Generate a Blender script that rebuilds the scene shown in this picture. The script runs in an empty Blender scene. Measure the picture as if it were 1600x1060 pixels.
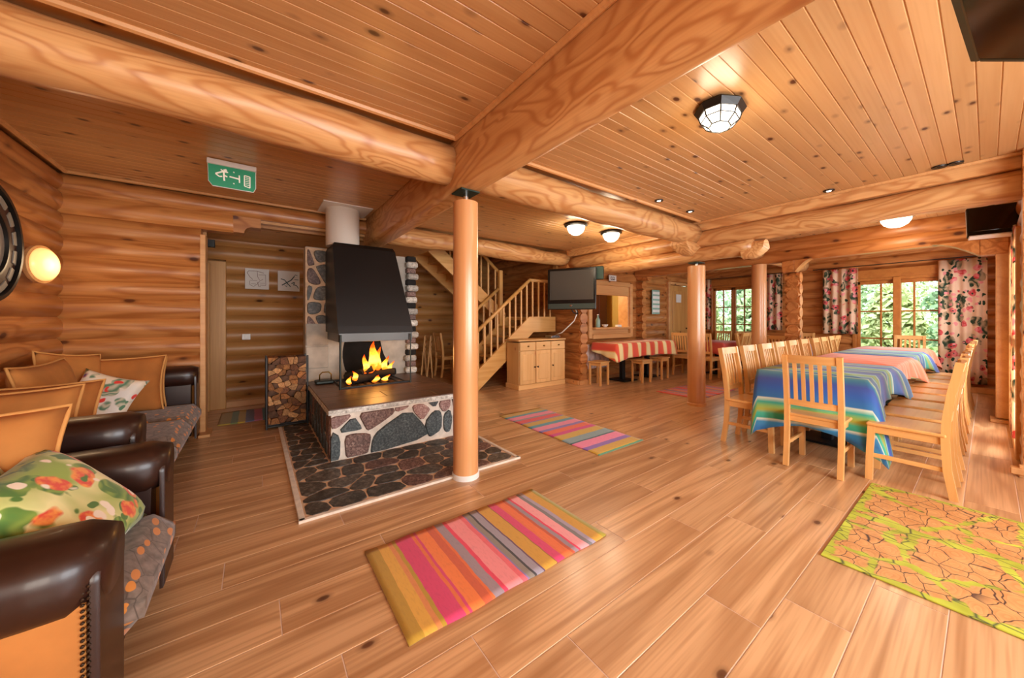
import bpy, bmesh, math, random
from mathutils import Vector, Matrix
random.seed(7)
PI = math.pi
SC = bpy.context.scene
COL = SC.collection

# ------------------------------------------------------------------ camera
cam_d = bpy.data.cameras.new('camera')
cam_d.sensor_width = 36.0
cam_d.lens = 546.5 / 1600 * 36
cam_d.shift_y = -31 / 1600
cam_d.clip_start = 0.02
cam = bpy.data.objects.new('camera', cam_d)
COL.objects.link(cam)
cam.location = (0, 0, 1.28)
cam.rotation_euler = (PI / 2, 0, -math.atan2(402, 546.5))
SC.camera = cam

# ------------------------------------------------------------------ world, exposure
SC.view_settings.view_transform = 'Standard'
SC.view_settings.look = 'None'
SC.view_settings.gamma = 1
SC.view_settings.use_curve_mapping = False
SC.view_settings.exposure = 0.0
W = bpy.data.worlds.new('world')
SC.world = W
W.use_nodes = True
bg = W.node_tree.nodes['Background']
bg.inputs[0].default_value = (0.86, 0.93, 1.0, 1)
bg.inputs[1].default_value = 3.2
SC.cycles.max_bounces = 7; SC.cycles.diffuse_bounces = 4; SC.cycles.glossy_bounces = 2; SC.cycles.transmission_bounces = 3
SC.cycles.caustics_reflective = False; SC.cycles.caustics_refractive = False
_s = bpy.data.lights.new('sun', 'SUN'); _s.energy = 4.0; _s.angle = .2; _s.color = (1, .97, .9)
sun = bpy.data.objects.new('sun', _s); COL.objects.link(sun); sun.rotation_euler = (0, math.radians(-48), math.radians(10))

def area_light(name, loc, rot, sx, sy, watts, col):
    d = bpy.data.lights.new(name, 'AREA')
    d.shape = 'RECTANGLE'; d.size = sx; d.size_y = sy; d.energy = watts; d.color = col
    o = bpy.data.objects.new(name, d); COL.objects.link(o)
    o.location = loc; o.rotation_euler = rot
    return o
# added fill at unseen windows behind the camera; daylight at the terrace openings
DAY = (0.93, 0.97, 1.0)
area_light('added_front_fill', (2.4, -2.42, 1.45), (PI / 2, 0, 0), 3.4, 1.5, 235, DAY)
area_light('added_front_fill', (-0.5, -2.42, 1.45), (PI / 2, 0, 0), 1.4, 1.3, 85, (1.0, 0.86, 0.70))  # warm fill added for the left bay, in place of lamp light
area_light('daylight_terrace_door', (6.35, -0.26, 1.15), (PI / 2, 0, 0), 1.5, 1.9, 85, DAY)
area_light('daylight_terrace_window', (8.7, -0.26, 1.5), (PI / 2, 0, 0), 1.5, 1.1, 70, DAY)

# ------------------------------------------------------------------ colour and node helpers
def lin(h):
    h = h.lstrip('#')
    r = []
    for i in (0, 2, 4):
        c = int(h[i:i + 2], 16) / 255
        r.append(c / 12.92 if c <= 0.04045 else ((c + 0.055) / 1.055) ** 2.4)
    return (r[0], r[1], r[2], 1.0)

class NT:
    def __init__(s, name):
        s.m = bpy.data.materials.new(name); s.m.use_nodes = True
        s.t = s.m.node_tree; s.b = s.t.nodes['Principled BSDF']; s.out = s.t.nodes['Material Output']
    def n(s, typ, **kw):
        n = s.t.nodes.new(typ)
        for k, v in kw.items(): setattr(n, k, v)
        return n
    def link(s, a, b): s.t.links.new(a, b)
    def math(s, op, a, b=None, clamp=False):
        n = s.n('ShaderNodeMath', operation=op); n.use_clamp = clamp
        for i, v in enumerate((a, b)):
            if v is None: continue
            if isinstance(v, (int, float)): n.inputs[i].default_value = v
            else: s.link(v, n.inputs[i])
        return n.outputs[0]
    def vmath(s, op, a, b):
        n = s.n('ShaderNodeVectorMath', operation=op)
        for i, v in enumerate((a, b)):
            if isinstance(v, tuple): n.inputs[i].default_value = v
            else: s.link(v, n.inputs[i])
        return n.outputs[0]
    def ramp(s, fac, stops, interp='LINEAR'):
        n = s.n('ShaderNodeValToRGB'); cr = n.color_ramp; cr.interpolation = interp
        cr.elements[0].position = stops[0][0]; cr.elements[0].color = stops[0][1]
        cr.elements[1].position = stops[-1][0]; cr.elements[1].color = stops[-1][1]
        for p, c in stops[1:-1]:
            e = cr.elements.new(p); e.color = c
        s.link(fac, n.inputs[0]); return n.outputs[0]
    def mix(s, fac, a, b, typ='MIX'):
        n = s.n('ShaderNodeMix', data_type='RGBA', blend_type=typ)
        for i, v in ((0, fac), (6, a), (7, b)):
            if isinstance(v, (int, float)): n.inputs[i].default_value = v
            elif isinstance(v, tuple): n.inputs[i].default_value = v
            else: s.link(v, n.inputs[i])
        return n.outputs[2]
    def noise(s, vec, scale=1, detail=2, dist=0, rough=.5):
        n = s.n('ShaderNodeTexNoise')
        n.inputs['Scale'].default_value = scale; n.inputs['Detail'].default_value = detail
        n.inputs['Distortion'].default_value = dist; n.inputs['Roughness'].default_value = rough
        if vec is not None: s.link(vec, n.inputs['Vector'])
        return n.outputs[0]
    def voro(s, vec, scale=1, feat='F1', rnd=1.0):
        n = s.n('ShaderNodeTexVoronoi', feature=feat)
        n.inputs['Scale'].default_value = scale; n.inputs['Randomness'].default_value = rnd
        if vec is not None: s.link(vec, n.inputs['Vector'])
        return n
    def bump(s, h, strength=.2, dist=.01):
        n = s.n('ShaderNodeBump'); n.inputs['Strength'].default_value = strength; n.inputs['Distance'].default_value = dist
        s.link(h, n.inputs['Height']); s.link(n.outputs[0], s.b.inputs['Normal'])
    def base(s, c):
        if isinstance(c, tuple): s.b.inputs['Base Color'].default_value = c
        else: s.link(c, s.b.inputs['Base Color'])
    def set(s, **kw):
        for k, v in kw.items(): s.b.inputs[k.replace('_', ' ')].default_value = v

def plain(name, col, rough=.5, metal=0, coat=0, noise=0.0, nscale=20, emis=None, estr=0, spec=.5):
    N = NT(name); c = lin(col)
    if noise:
        tc = N.n('ShaderNodeTexCoord')
        f = N.noise(tc.outputs['Object'], nscale, 4)
        dk = tuple(v * (1 - noise) for v in c[:3]) + (1,); lt = tuple(min(1, v * (1 + noise)) for v in c[:3]) + (1,)
        N.base(N.ramp(f, [(.3, dk), (.7, lt)]))
    else: N.base(c)
    N.set(Roughness=rough, Metallic=metal, Coat_Weight=coat, Specular_IOR_Level=spec)
    if emis:
        N.b.inputs['Emission Color'].default_value = lin(emis); N.b.inputs['Emission Strength'].default_value = estr
    return N.m

def wood(name, light, dark, axis='X', ring=9.0, gs=1.6, stretch=.12, knot=0.09, kscale=2.2, knotcol='#4a1f10', rough=.42,
         coat=.0, fib=.12, var=.16, bump=.12, contrast=.75):
    N = NT(name); dist = .5 if contrast > .6 and ring > 6.5 else 0
    tc = N.n('ShaderNodeTexCoord'); oi = N.n('ShaderNodeObjectInfo')
    r = oi.outputs['Random']
    cmb = N.n('ShaderNodeCombineXYZ')
    N.link(N.math('MULTIPLY', r, 91.0), cmb.inputs[0]); N.link(N.math('MULTIPLY', r, 47.0), cmb.inputs[1]); N.link(N.math('MULTIPLY', r, 73.0), cmb.inputs[2])
    p = N.vmath('ADD', tc.outputs['Object'], cmb.outputs[0])
    ax = {'X': 0, 'Y': 1, 'Z': 2}[axis]
    def sv(along, cross):
        v = [cross] * 3; v[ax] = along; return tuple(v)
    g = N.noise(N.vmath('MULTIPLY', p, sv(stretch, 1.0)), gs * 2.2, 2, dist)
    rings = N.math('ADD', N.math('MULTIPLY', N.math('SINE', N.math('MULTIPLY', g, ring * 6.283)), .5), .5)
    rings = N.math('POWER', rings, 2.2)
    f = N.noise(N.vmath('MULTIPLY', p, sv(2.0, 70.0)), 1.0, 1)
    big = N.noise(N.vmath('MULTIPLY', p, sv(.5, 3.0)), 1.0, 1)
    cl, cd = lin(light), lin(dark)
    col = N.mix(N.math('MULTIPLY', rings, contrast), cl, cd)
    col = N.mix(N.math('MULTIPLY', N.math('SUBTRACT', f, .42, True), fib * 8, True), col, cd)
    col = N.mix(N.math('MULTIPLY', N.math('SUBTRACT', big, .45, True), 1.2, True), col, cd)
    vv = N.math('ADD', N.math('MULTIPLY', r, var), 1 - var * .5)
    hsv = N.n('ShaderNodeHueSaturation'); N.link(col, hsv.inputs['Color']); N.link(vv, hsv.inputs['Value'])
    col = hsv.outputs[0]
    if knot > 0:
        v = N.voro(N.vmath('MULTIPLY', p, sv(.55, 1.0)), kscale)
        k = N.ramp(v.outputs['Distance'], [(0, (1, 1, 1, 1)), (knot * .7, (.9, .9, .9, 1)), (knot, (.35, .35, .35, 1)), (knot * 1.7, (0, 0, 0, 1))])
        col = N.mix(k, col, lin(knotcol))
    N.base(col)
    N.set(Roughness=rough, Coat_Weight=coat, Coat_Roughness=.2)
    if bump: N.bump(rings, bump, .004)
    return N.m

def stripes(name, stops, coord='UV', comp=0, rough=.85, fabric=True, interp='CONSTANT', wob=.01):
    """stops: list of (position 0..1, hex); flat woven stripes along one coordinate"""
    N = NT(name); tc = N.n('ShaderNodeTexCoord')
    sp = N.n('ShaderNodeSeparateXYZ'); N.link(tc.outputs[coord], sp.inputs[0])
    w = N.noise(tc.outputs[coord], 6, 2)
    f = N.math('ADD', sp.outputs[comp], N.math('MULTIPLY', N.math('SUBTRACT', w, .5), wob))
    col = N.ramp(f, [(p, lin(c)) for p, c in stops], interp)
    n2 = N.noise(N.vmath('MULTIPLY', tc.outputs[coord], (40, 6, 6)), 3, 3)
    col = N.mix(N.math('MULTIPLY', N.math('SUBTRACT', n2, .5), .5, True), col, (.02, .015, .02, 1))
    N.base(col); N.set(Roughness=rough, Sheen_Weight=.15 if fabric else 0)
    wv = N.noise(N.vmath('MULTIPLY', tc.outputs[coord], (60, 160, 60)), 3, 1)
    N.bump(wv, .15, .003)
    return N.m

def floral(name, base, leaf, leaf2, fl1, fl2, fl3, scale=6, coord='Object', rough=.8, trans=0.0):
    N = NT(name); tc = N.n('ShaderNodeTexCoord'); p = tc.outputs[coord]
    pn = N.n('ShaderNodeTexNoise'); pn.inputs['Scale'].default_value = scale * 1.6; pn.inputs['Detail'].default_value = 2; N.link(p, pn.inputs['Vector'])
    pd = N.vmath('ADD', p, N.vmath('MULTIPLY', pn.outputs['Color'], (.55 / scale,) * 3))
    col = N.mix(N.ramp(N.noise(pd, scale * .7, 2), [(.45, (0, 0, 0, 1)), (.62, (1, 1, 1, 1))]), lin(base), lin(leaf2))
    def blob(off, sc, thr, soft=.04, stretch=(1, 1, 1)):
        v = N.voro(N.vmath('ADD', N.vmath('MULTIPLY', pd, stretch), off), sc)
        return N.ramp(v.outputs['Distance'], [(0, (1, 1, 1, 1)), (thr, (1, 1, 1, 1)), (thr + soft, (0, 0, 0, 1))]), v
    w = N.math('SINE', N.math('MULTIPLY', N.noise(N.vmath('MULTIPLY', pd, (1, 1, .5)), scale * .9, 1), 60))
    m, _ = blob((.3, 7.7, 2.3), scale * 1.5, .40, .04, (1, 1, .5))
    lf = N.mix(N.math('MULTIPLY', N.math('ADD', w, 1), .35, True), lin(leaf), lin(leaf2)); col = N.mix(m, col, lf)
    m, _ = blob((3.1, 1.7, .3), scale * 2.3, .24, .04, (1, 1, .7)); col = N.mix(m, col, lin(leaf))
    m, _ = blob((5.3, .7, 4.1), scale * 1.25, .27, .05)
    pet = N.mix(N.ramp(N.noise(p, scale * 6, 2), [(.4, (0, 0, 0, 1)), (.6, (1, 1, 1, 1))]), lin(fl1), lin(fl3)); col = N.mix(m, col, pet)
    m2, _ = blob((5.3, .7, 4.1), scale * 1.25, .08, .04); col = N.mix(m2, col, lin(leaf))
    m, _ = blob((9.3, 2.7, 8.1), scale * 1.9, .22, .04); col = N.mix(m, col, lin(fl2))
    N.base(col); N.set(Roughness=rough, Sheen_Weight=.2)
    if trans:
        tl = N.n('ShaderNodeBsdfTranslucent'); N.link(col, tl.inputs[0]); mx = N.n('ShaderNodeMixShader'); mx.inputs[0].default_value = trans
        N.link(N.b.outputs[0], mx.inputs[1]); N.link(tl.outputs[0], mx.inputs[2]); N.link(mx.outputs[0], N.out.inputs[0])
    return N.m

def glass_mat(name):
    N = NT(name)
    tr = N.n('ShaderNodeBsdfTransparent'); gl = N.n('ShaderNodeBsdfGlossy'); gl.inputs['Roughness'].default_value = .03
    tr.inputs[0].default_value = (.96, .985, .975, 1)
    fr = N.n('ShaderNodeFresnel'); fr.inputs[0].default_value = 1.4
    mx = N.n('ShaderNodeMixShader'); N.link(fr.outputs[0], mx.inputs[0]); N.link(tr.outputs[0], mx.inputs[1]); N.link(gl.outputs[0], mx.inputs[2])
    N.link(mx.outputs[0], N.out.inputs[0])
    return N.m

def granite(name, a, b, c, scale=55, rough=.55):
    N = NT(name); tc = N.n('ShaderNodeTexCoord'); oi = N.n('ShaderNodeObjectInfo')
    cm = N.n('ShaderNodeCombineXYZ'); N.link(N.math('MULTIPLY', oi.outputs['Random'], 60), cm.inputs[0])
    p = N.vmath('ADD', tc.outputs['Object'], cm.outputs[0])
    n1 = N.noise(p, scale, 3, 0, .7); n2 = N.noise(p, scale * .22, 3)
    col = N.ramp(n1, [(.32, lin(a)), (.5, lin(b)), (.68, lin(c))])
    col = N.mix(N.math('MULTIPLY', N.math('SUBTRACT', n2, .4, True), 1.6, True), col, lin(a))
    hsv = N.n('ShaderNodeHueSaturation'); N.link(col, hsv.inputs['Color'])
    N.link(N.math('ADD', N.math('MULTIPLY', oi.outputs['Random'], .6), .7), hsv.inputs['Value'])
    N.base(hsv.outputs[0]); N.set(Roughness=rough); N.bump(n1, .35, .006)
    return N.m

M = {}
# pine of the building
M['log'] = wood('log_pine', '#c28248', '#955323', ring=8, gs=1.5, stretch=.18, knot=.12, kscale=4.4, rough=.36, coat=.1, contrast=.68)
M['log_hall'] = wood('log_pine_knotty', '#b9854a', '#8f5a2c', ring=4, gs=1.4, stretch=.1, knot=.11, kscale=4.2, knotcol='#3a160a', rough=.4, contrast=.4)
M['beam'] = wood('beam_pine', '#dcaa70', '#b97a44', ring=12, gs=1.5, stretch=.3, knot=.05, kscale=2.6, rough=.36, coat=.08, contrast=.8, bump=.2)
M['ceil'] = wood('ceiling_board_pine', '#cd9f6c', '#b5814c', ring=3, gs=2.2, stretch=.05, knot=.125, kscale=7, knotcol='#43180c', rough=.3, coat=.1, var=.14, contrast=.35, bump=.04)
M['trim'] = wood('trim_pine', '#d8a36a', '#bd8048', ring=4, gs=2, stretch=.06, knot=.05, rough=.4, contrast=.4)
M['floor'] = wood('floor_plank', '#deb182', '#a27146', ring=6, gs=1.6, stretch=.08, knot=.07, kscale=4, knotcol='#5a3420', rough=.32, coat=.5, fib=.2, var=.2, contrast=.62, bump=.05)
M['winframe'] = wood('window_frame_pine', '#b97636', '#985522', ring=4, gs=2, stretch=.06, knot=.05, rough=.4, contrast=.4)
M['column'] = wood('column_pine', '#d69c66', '#c48450', axis='Z', ring=3, gs=1.5, stretch=.07, knot=.04, rough=.28, coat=.3, contrast=.35, bump=.03)
M['chairX'] = wood('chair_beech_rail', '#e3ae6c', '#cf9350', 'X', ring=4, gs=3, stretch=.06, knot=0, rough=.36, coat=.15, contrast=.4, bump=.03)
M['chairZ'] = wood('chair_beech_post', '#e3ae6c', '#cf9350', 'Z', ring=4, gs=3, stretch=.06, knot=0, rough=.36, coat=.15, contrast=.4, bump=.03)
M['chairY'] = wood('chair_beech_side', '#e3ae6c', '#cf9350', 'Y', ring=4, gs=3, stretch=.06, knot=0, rough=.36, coat=.15, contrast=.4, bump=.03)
M['cab'] = wood('cabinet_pine', '#e2b478', '#d09c5c', 'Z', ring=4, gs=2.5, stretch=.07, knot=.07, kscale=4, knotcol='#b05a34', rough=.45, contrast=.45, bump=.03)
M['cabX'] = wood('cabinet_pine_rail', '#e2b478', '#d09c5c', 'X', ring=4, gs=2.5, stretch=.07, knot=.05, kscale=4, knotcol='#b05a34', rough=.45, contrast=.45, bump=.03)
M['stair'] = wood('stair_pine', '#dcaa66', '#c4893f', 'X', ring=5, gs=2.2, stretch=.08, knot=.05, kscale=3, rough=.4, contrast=.5, bump=.03)
M['stairZ'] = wood('stair_pine_post', '#dcaa66', '#c4893f', 'Z', ring=5, gs=2.2, stretch=.08, knot=.03, kscale=3, rough=.4, contrast=.5, bump=.03)
M['door'] = wood('door_pine', '#cf9a58', '#b4783c', 'Z', ring=4, gs=2, stretch=.06, knot=.08, kscale=3, rough=.4, contrast=.5, bump=.03)
M['hearthtop'] = wood('hearth_slab_brown', '#6f5240', '#4d382c', 'X', ring=5, gs=1.6, stretch=.08, knot=0, rough=.4, contrast=.6, bump=.05)
M['bark'] = plain('bark', '#5a4030', .9, noise=.5, nscale=25)
M['cutwood'] = wood('firewood_cut', '#d0a06a', '#8a5836', 'Y', ring=6, gs=8, stretch=.3, knot=0, rough=.8, var=.7, contrast=.6, bump=.1)
M['cutwood2'] = wood('firewood_split', '#a9713f', '#5d3a24', 'Y', ring=6, gs=8, stretch=.1, knot=0, rough=.85, var=.7, contrast=.7, bump=.1)
M['cutwood3'] = wood('firewood_bark_red', '#8a5a3c', '#3f2a20', 'Y', ring=6, gs=8, stretch=.1, knot=0, rough=.9, var=.6, contrast=.7, bump=.1)
M['grout'] = plain('pale_joint', '#d8bfae', .8)
M['mortar'] = plain('white_mortar', '#ded2c2', .85, noise=.12, nscale=18)
M['mortar_tan'] = plain('tan_mortar', '#d6b594', .85, noise=.2, nscale=14)
M['whitewash'] = plain('whitewashed_plaster', '#b9b2a6', .85, noise=.22, nscale=6)
M['soot'] = plain('soot_and_recess_black', '#171412', .9, noise=.4, nscale=9)
M['st_dark'] = granite('granite_dark', '#23282a', '#454d4e', '#707875')
M['st_brown'] = granite('granite_brown', '#3a2620', '#705046', '#9c8274')
M['st_pink'] = granite('granite_pink', '#6b4640', '#a07a70', '#c8aca0')
M['st_floor'] = granite('slate_floor', '#332e28', '#544d44', '#7e766a', 30, .5)
M['st_white'] = granite('stone_whitewashed', '#8f8a80', '#c8c4ba', '#e6e2da', 30, .8)
M['blackmetal'] = plain('black_metal', '#1c1815', .42, .3, noise=.15, nscale=4)
M['hoodmetal'] = plain('hood_black_metal', '#1a1512', .4, .25)
M['iron'] = plain('grey_iron', '#3d4442', .5, .8)
M['lipmetal'] = plain('hood_lip_grey', '#4e4a46', .35, .7)
M['whitepaint'] = plain('white_enamel', '#d9d0c4', .4)
M['white'] = plain('white_plastic', '#ecebe6', .4)
M['paper'] = plain('paper', '#ded9d2', .8)
M['ink'] = plain('ink_brown', '#7a5a50', .8)
M['ink2'] = plain('ink_green', '#2f4a4c', .8)
M['inkblack'] = plain('ink_black', '#1e1e22', .8)
M['chrome'] = plain('chrome', '#cfd2d4', .15, 1)
M['steelgreen'] = plain('green_steel_plate', '#2c4038', .5, .4)
M['tvblack'] = plain('tv_case', '#121212', .25, spec=.5)
M['tvscreen'] = plain('tv_screen', '#4a4742', .12, spec=.6)
M['tvscreen2'] = plain('tv_screen_dark', '#1a120c', .12, spec=.6)
M['tvgrey'] = plain('tv_speaker_strip', '#3d4742', .35)
M['brass'] = plain('brass', '#8a6a30', .35, .9)
M['darkknob'] = plain('dark_bronze', '#3a2a1c', .4, .6)
M['leather'] = plain('brown_leather', '#2c1710', .36, coat=.08, spec=.5, noise=.12, nscale=30)
M['suede'] = plain('tan_suede', '#b9793a', .9, noise=.14, nscale=7)
M['suede2'] = plain('tan_suede_dark', '#a8672c', .9, noise=.14, nscale=7)
M['piping'] = plain('tan_piping', '#cf9450', .8)
M['lampglass'] = plain('lit_lamp_glass', '#fff6e6', .3, emis='#fff0d8', estr=4.0)
M['warmglass'] = plain('lit_wall_lamp_glass', '#ffd9a0', .3, emis='#ffb060', estr=1.25)
M['downlit'] = plain('lit_downlight', '#ffffff', .3, emis='#fff4e4', estr=5)
M['glass'] = glass_mat('window_glass')
M['exitgreen'] = plain('exit_green', '#2f8a63', .4, emis='#2f8a63', estr=.25)
M['exitwhite'] = plain('exit_symbol_white', '#f2e8d8', .5, emis='#f2e8d8', estr=.25)
M['grass'] = plain('meadow_grass', '#7f9a5c', .9, noise=.4, nscale=1.5)
M['leafA'] = plain('foliage_pale', '#b4cc9c', .8, noise=.3, nscale=3)
M['leafB'] = plain('foliage_mid', '#8fb086', .8, noise=.35, nscale=3)
M['leafC'] = plain('foliage_yellowgreen', '#c9d69a', .8, noise=.3, nscale=3)
M['ember'] = plain('charred_log', '#120d0b', .9, noise=.4, nscale=20)
M['blacktable'] = plain('table_base_black', '#1b1c1f', .5, .3)
M['kwall'] = plain('kitchen_wall', '#caa95c', .6)
M['kred'] = plain('kitchen_dark_red', '#4a1c14', .5)
M['bottle'] = plain('bottle_teal', '#8fb3a8', .2)
M['white_lace'] = plain('white_lace_cloth', '#ddc8c4', .9, noise=.2, nscale=16)
M['cable'] = plain('cable_black', '#141414', .5)

# ------------------------------------------------------------------ geometry helpers
class G:
    """collects shapes into one mesh"""
    def __init__(s): s.v = []; s.f = []; s.uv = {}
    def add(s, vs, fs):
        o = len(s.v); s.v += [tuple(v) for v in vs]; s.f += [tuple(i + o for i in f) for f in fs]; return o
    def box(s, c, d, bev=0.0, M4=None):
        x, y, z = d[0] / 2, d[1] / 2, d[2] / 2
        if bev <= 0:
            vs = [(sx * x, sy * y, sz * z) for sx in (-1, 1) for sy in (-1, 1) for sz in (-1, 1)]
            fs = [(0, 1, 3, 2), (4, 6, 7, 5), (0, 4, 5, 1), (2, 3, 7, 6), (0, 2, 6, 4), (1, 5, 7, 3)]
        else:
            b = min(bev, x * .95, y * .95, z * .95)
            bm = bmesh.new(); bmesh.ops.create_cube(bm, size=1)
            for v in bm.verts: v.co = Vector((v.co.x * 2 * x, v.co.y * 2 * y, v.co.z * 2 * z))
            bmesh.ops.bevel(bm, geom=list(bm.edges), offset=b, segments=1, affect='EDGES', profile=.5)
            bm.verts.index_update()
            vs = [v.co.copy() for v in bm.verts]; fs = [tuple(v.index for v in f.verts) for f in bm.faces]; bm.free()
        out = []
        for v in vs:
            v = Vector(v)
            if M4 is not None: v = M4 @ v
            out.append(v + Vector(c))
        s.add(out, fs); return s
    def cyl(s, p0, p1, r0, r1=None, seg=16, caps=True):
        r1 = r0 if r1 is None else r1
        p0, p1 = Vector(p0), Vector(p1); d = (p1 - p0).normalized()
        a = d.orthogonal().normalized(); b = d.cross(a)
        vs = []
        for p, r in ((p0, r0), (p1, r1)):
            for i in range(seg):
                t = 2 * PI * i / seg; vs.append(p + a * (r * math.cos(t)) + b * (r * math.sin(t)))
        fs = [(i, (i + 1) % seg, seg + (i + 1) % seg, seg + i) for i in range(seg)]
        if caps: fs += [tuple(range(seg))[::-1], tuple(range(seg, 2 * seg))]
        s.add(vs, fs); return s
    def tube(s, pts, r, seg=8, closed=False):
        pts = [Vector(p) for p in pts]; n = len(pts); vs = []; fs = []
        rr = r if isinstance(r, (list, tuple)) else [r] * n
        prev = None
        for i, p in enumerate(pts):
            if closed: d = pts[(i + 1) % n] - pts[i - 1]
            else: d = pts[min(i + 1, n - 1)] - pts[max(i - 1, 0)]
            d.normalize()
            if prev is None: a = d.orthogonal().normalized()
            else:
                a = prev - d * prev.dot(d)
                a = a.normalized() if a.length > 1e-6 else d.orthogonal().normalized()
            prev = a; b = d.cross(a)
            for k in range(seg):
                t = 2 * PI * k / seg; vs.append(p + a * (rr[i] * math.cos(t)) + b * (rr[i] * math.sin(t)))
        m = n if closed else n - 1
        for i in range(m):
            j = (i + 1) % n
            for k in range(seg): fs.append((i * seg + k, i * seg + (k + 1) % seg, j * seg + (k + 1) % seg, j * seg + k))
        if not closed: fs += [tuple(range(seg))[::-1], tuple(range((n - 1) * seg, n * seg))]
        s.add(vs, fs); return s
    def lathe(s, prof, c=(0, 0, 0), seg=20, M4=None):
        vs = []; fs = []; n = len(prof)
        for r, z in prof:
            for k in range(seg):
                t = 2 * PI * k / seg; v = Vector((r * math.cos(t), r * math.sin(t), z))
                if M4 is not None: v = M4 @ v
                vs.append(v + Vector(c))
        for i in range(n - 1):
            for k in range(seg): fs.append((i * seg + k, i * seg + (k + 1) % seg, (i + 1) * seg + (k + 1) % seg, (i + 1) * seg + k))
        fs += [tuple(range(seg))[::-1], tuple(range((n - 1) * seg, n * seg))]
        s.add(vs, fs); return s
    def prism(s, poly, fn0, fn1, top_scale=None):
        """poly in 2d; fn0/fn1 map (a,b) to 3d for back and front"""
        n = len(poly); vs = [fn0(*p) for p in poly]; rings = 1
        if top_scale:
            cx = sum(p[0] for p in poly) / n; cy = sum(p[1] for p in poly) / n
            mid = [(Vector(fn0(*p)) * .35 + Vector(fn1(*p)) * .65) for p in poly]
            vs += mid
            vs += [fn1(cx + (p[0] - cx) * top_scale, cy + (p[1] - cy) * top_scale) for p in poly]; rings = 2
        else: vs += [fn1(*p) for p in poly]
        fs = [tuple(range(n))[::-1], tuple(range(rings * n, (rings + 1) * n))]
        for r in range(rings):
            fs += [(r * n + i, r * n + (i + 1) % n, (r + 1) * n + (i + 1) % n, (r + 1) * n + i) for i in range(n)]
        s.add(vs, fs); return s
    def ribbon(s, pts, w, fn, h=.0015):
        """flat drawn line: thin raised strip along 2d points"""
        n = len(pts)
        for i in range(n - 1):
            a = Vector((*pts[i], 0)); b = Vector((*pts[i + 1], 0)); d = b - a
            if d.length < 1e-6: continue
            q = Vector((-d.y, d.x, 0)).normalized() * w / 2
            s.prism([tuple((a + q)[:2]), tuple((a - q)[:2]), tuple((b - q)[:2]), tuple((b + q)[:2])], lambda x, y: fn(x, y, 0), lambda x, y: fn(x, y, h))
        return s
    def mesh(s, name):
        me = bpy.data.meshes.new(name); me.from_pydata(s.v, [], s.f)
        if s.uv:
            uvl = me.uv_layers.new(name='UVMap')
            for lp in me.loops: uvl.data[lp.index].uv = s.uv[lp.vertex_index]
        bm = bmesh.new(); bm.from_mesh(me); bmesh.ops.recalc_face_normals(bm, faces=bm.faces); bm.to_mesh(me); bm.free()
        return me
    def build(s, name, mat, parent=None, smooth=False, loc=None, rz=0, **kw):
        return link(name, s.mesh(name), mat, parent, smooth, loc, rz)

def link(name, me, mat, parent=None, smooth=False, loc=None, rz=0):
    if mat is not None and not me.materials: me.materials.append(mat)
    if smooth:
        me.shade_smooth() if smooth is True else me.set_sharp_from_angle(angle=smooth) if False else None
        for p in me.polygons: p.use_smooth = True
        if smooth is not True:
            try: me.set_sharp_from_angle(angle=smooth)
            except Exception: pass
    o = bpy.data.objects.new(name, me); COL.objects.link(o)
    if parent is not None: o.parent = parent
    if loc is not None: o.location = loc
    if rz: o.rotation_euler.z = rz
    return o
SM = 0.7   # smooth with sharp edges above 40 degrees

def empty(name, loc=(0, 0, 0), rz=0):
    o = bpy.data.objects.new(name, None); COL.objects.link(o); o.location = loc; o.rotation_euler.z = rz
    o.empty_display_size = .1
    return o
def tag(o, label, cat, group=None):
    o['label'] = label; o['category'] = cat
    if group: o['group'] = group
    return o
def thing(name, label, cat, loc=(0, 0, 0), rz=0, group=None): return tag(empty(name, loc, rz), label, cat, group)
def struct(o): o['kind'] = 'structure'; return o
def copy_tree(o, parent=None):
    c = o.copy(); COL.objects.link(c); c.parent = parent
    for ch in list(o.children): copy_tree(ch, c)
    return c
def rotm(rx=0, ry=0, rz=0): return Matrix.Rotation(rz, 3, 'Z') @ Matrix.Rotation(ry, 3, 'Y') @ Matrix.Rotation(rx, 3, 'X')

def chaikin(p, it=2):
    for _ in range(it):
        q = []
        for i in range(len(p)):
            a, b = p[i], p[(i + 1) % len(p)]
            q.append((a[0] * .78 + b[0] * .22, a[1] * .78 + b[1] * .22)); q.append((a[0] * .22 + b[0] * .78, a[1] * .22 + b[1] * .78))
        p = q
    return p
def clip(poly, px, py, nx, ny):
    out = []
    for i in range(len(poly)):
        a, b = poly[i], poly[(i + 1) % len(poly)]
        da = (a[0] - px) * nx + (a[1] - py) * ny; db = (b[0] - px) * nx + (b[1] - py) * ny
        if da <= 0: out.append(a)
        if da * db < 0:
            t = da / (da - db); out.append((a[0] + (b[0] - a[0]) * t, a[1] + (b[1] - a[1]) * t))
    return out
def cells(seeds, rect, gap, sx=1.0, sy=1.0):
    x0, y0, x1, y1 = rect; res = []
    for i, s in enumerate(seeds):
        poly = [(x0 + gap / 2, y0 + gap / 2), (x1 - gap / 2, y0 + gap / 2), (x1 - gap / 2, y1 - gap / 2), (x0 + gap / 2, y1 - gap / 2)]
        for j, t in enumerate(seeds):
            if i == j or len(poly) < 3: continue
            dx, dy = (t[0] - s[0]) / sx ** 2, (t[1] - s[1]) / sy ** 2
            mx, my = (t[0] + s[0]) / 2, (t[1] + s[1]) / 2
            l = math.hypot(dx, dy)
            if l < 1e-9: continue
            nx, ny = dx / l, dy / l
            poly = clip(poly, mx - nx * gap / 2, my - ny * gap / 2, nx, ny)
        if len(poly) >= 3: res.append(poly)
    return res
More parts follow.
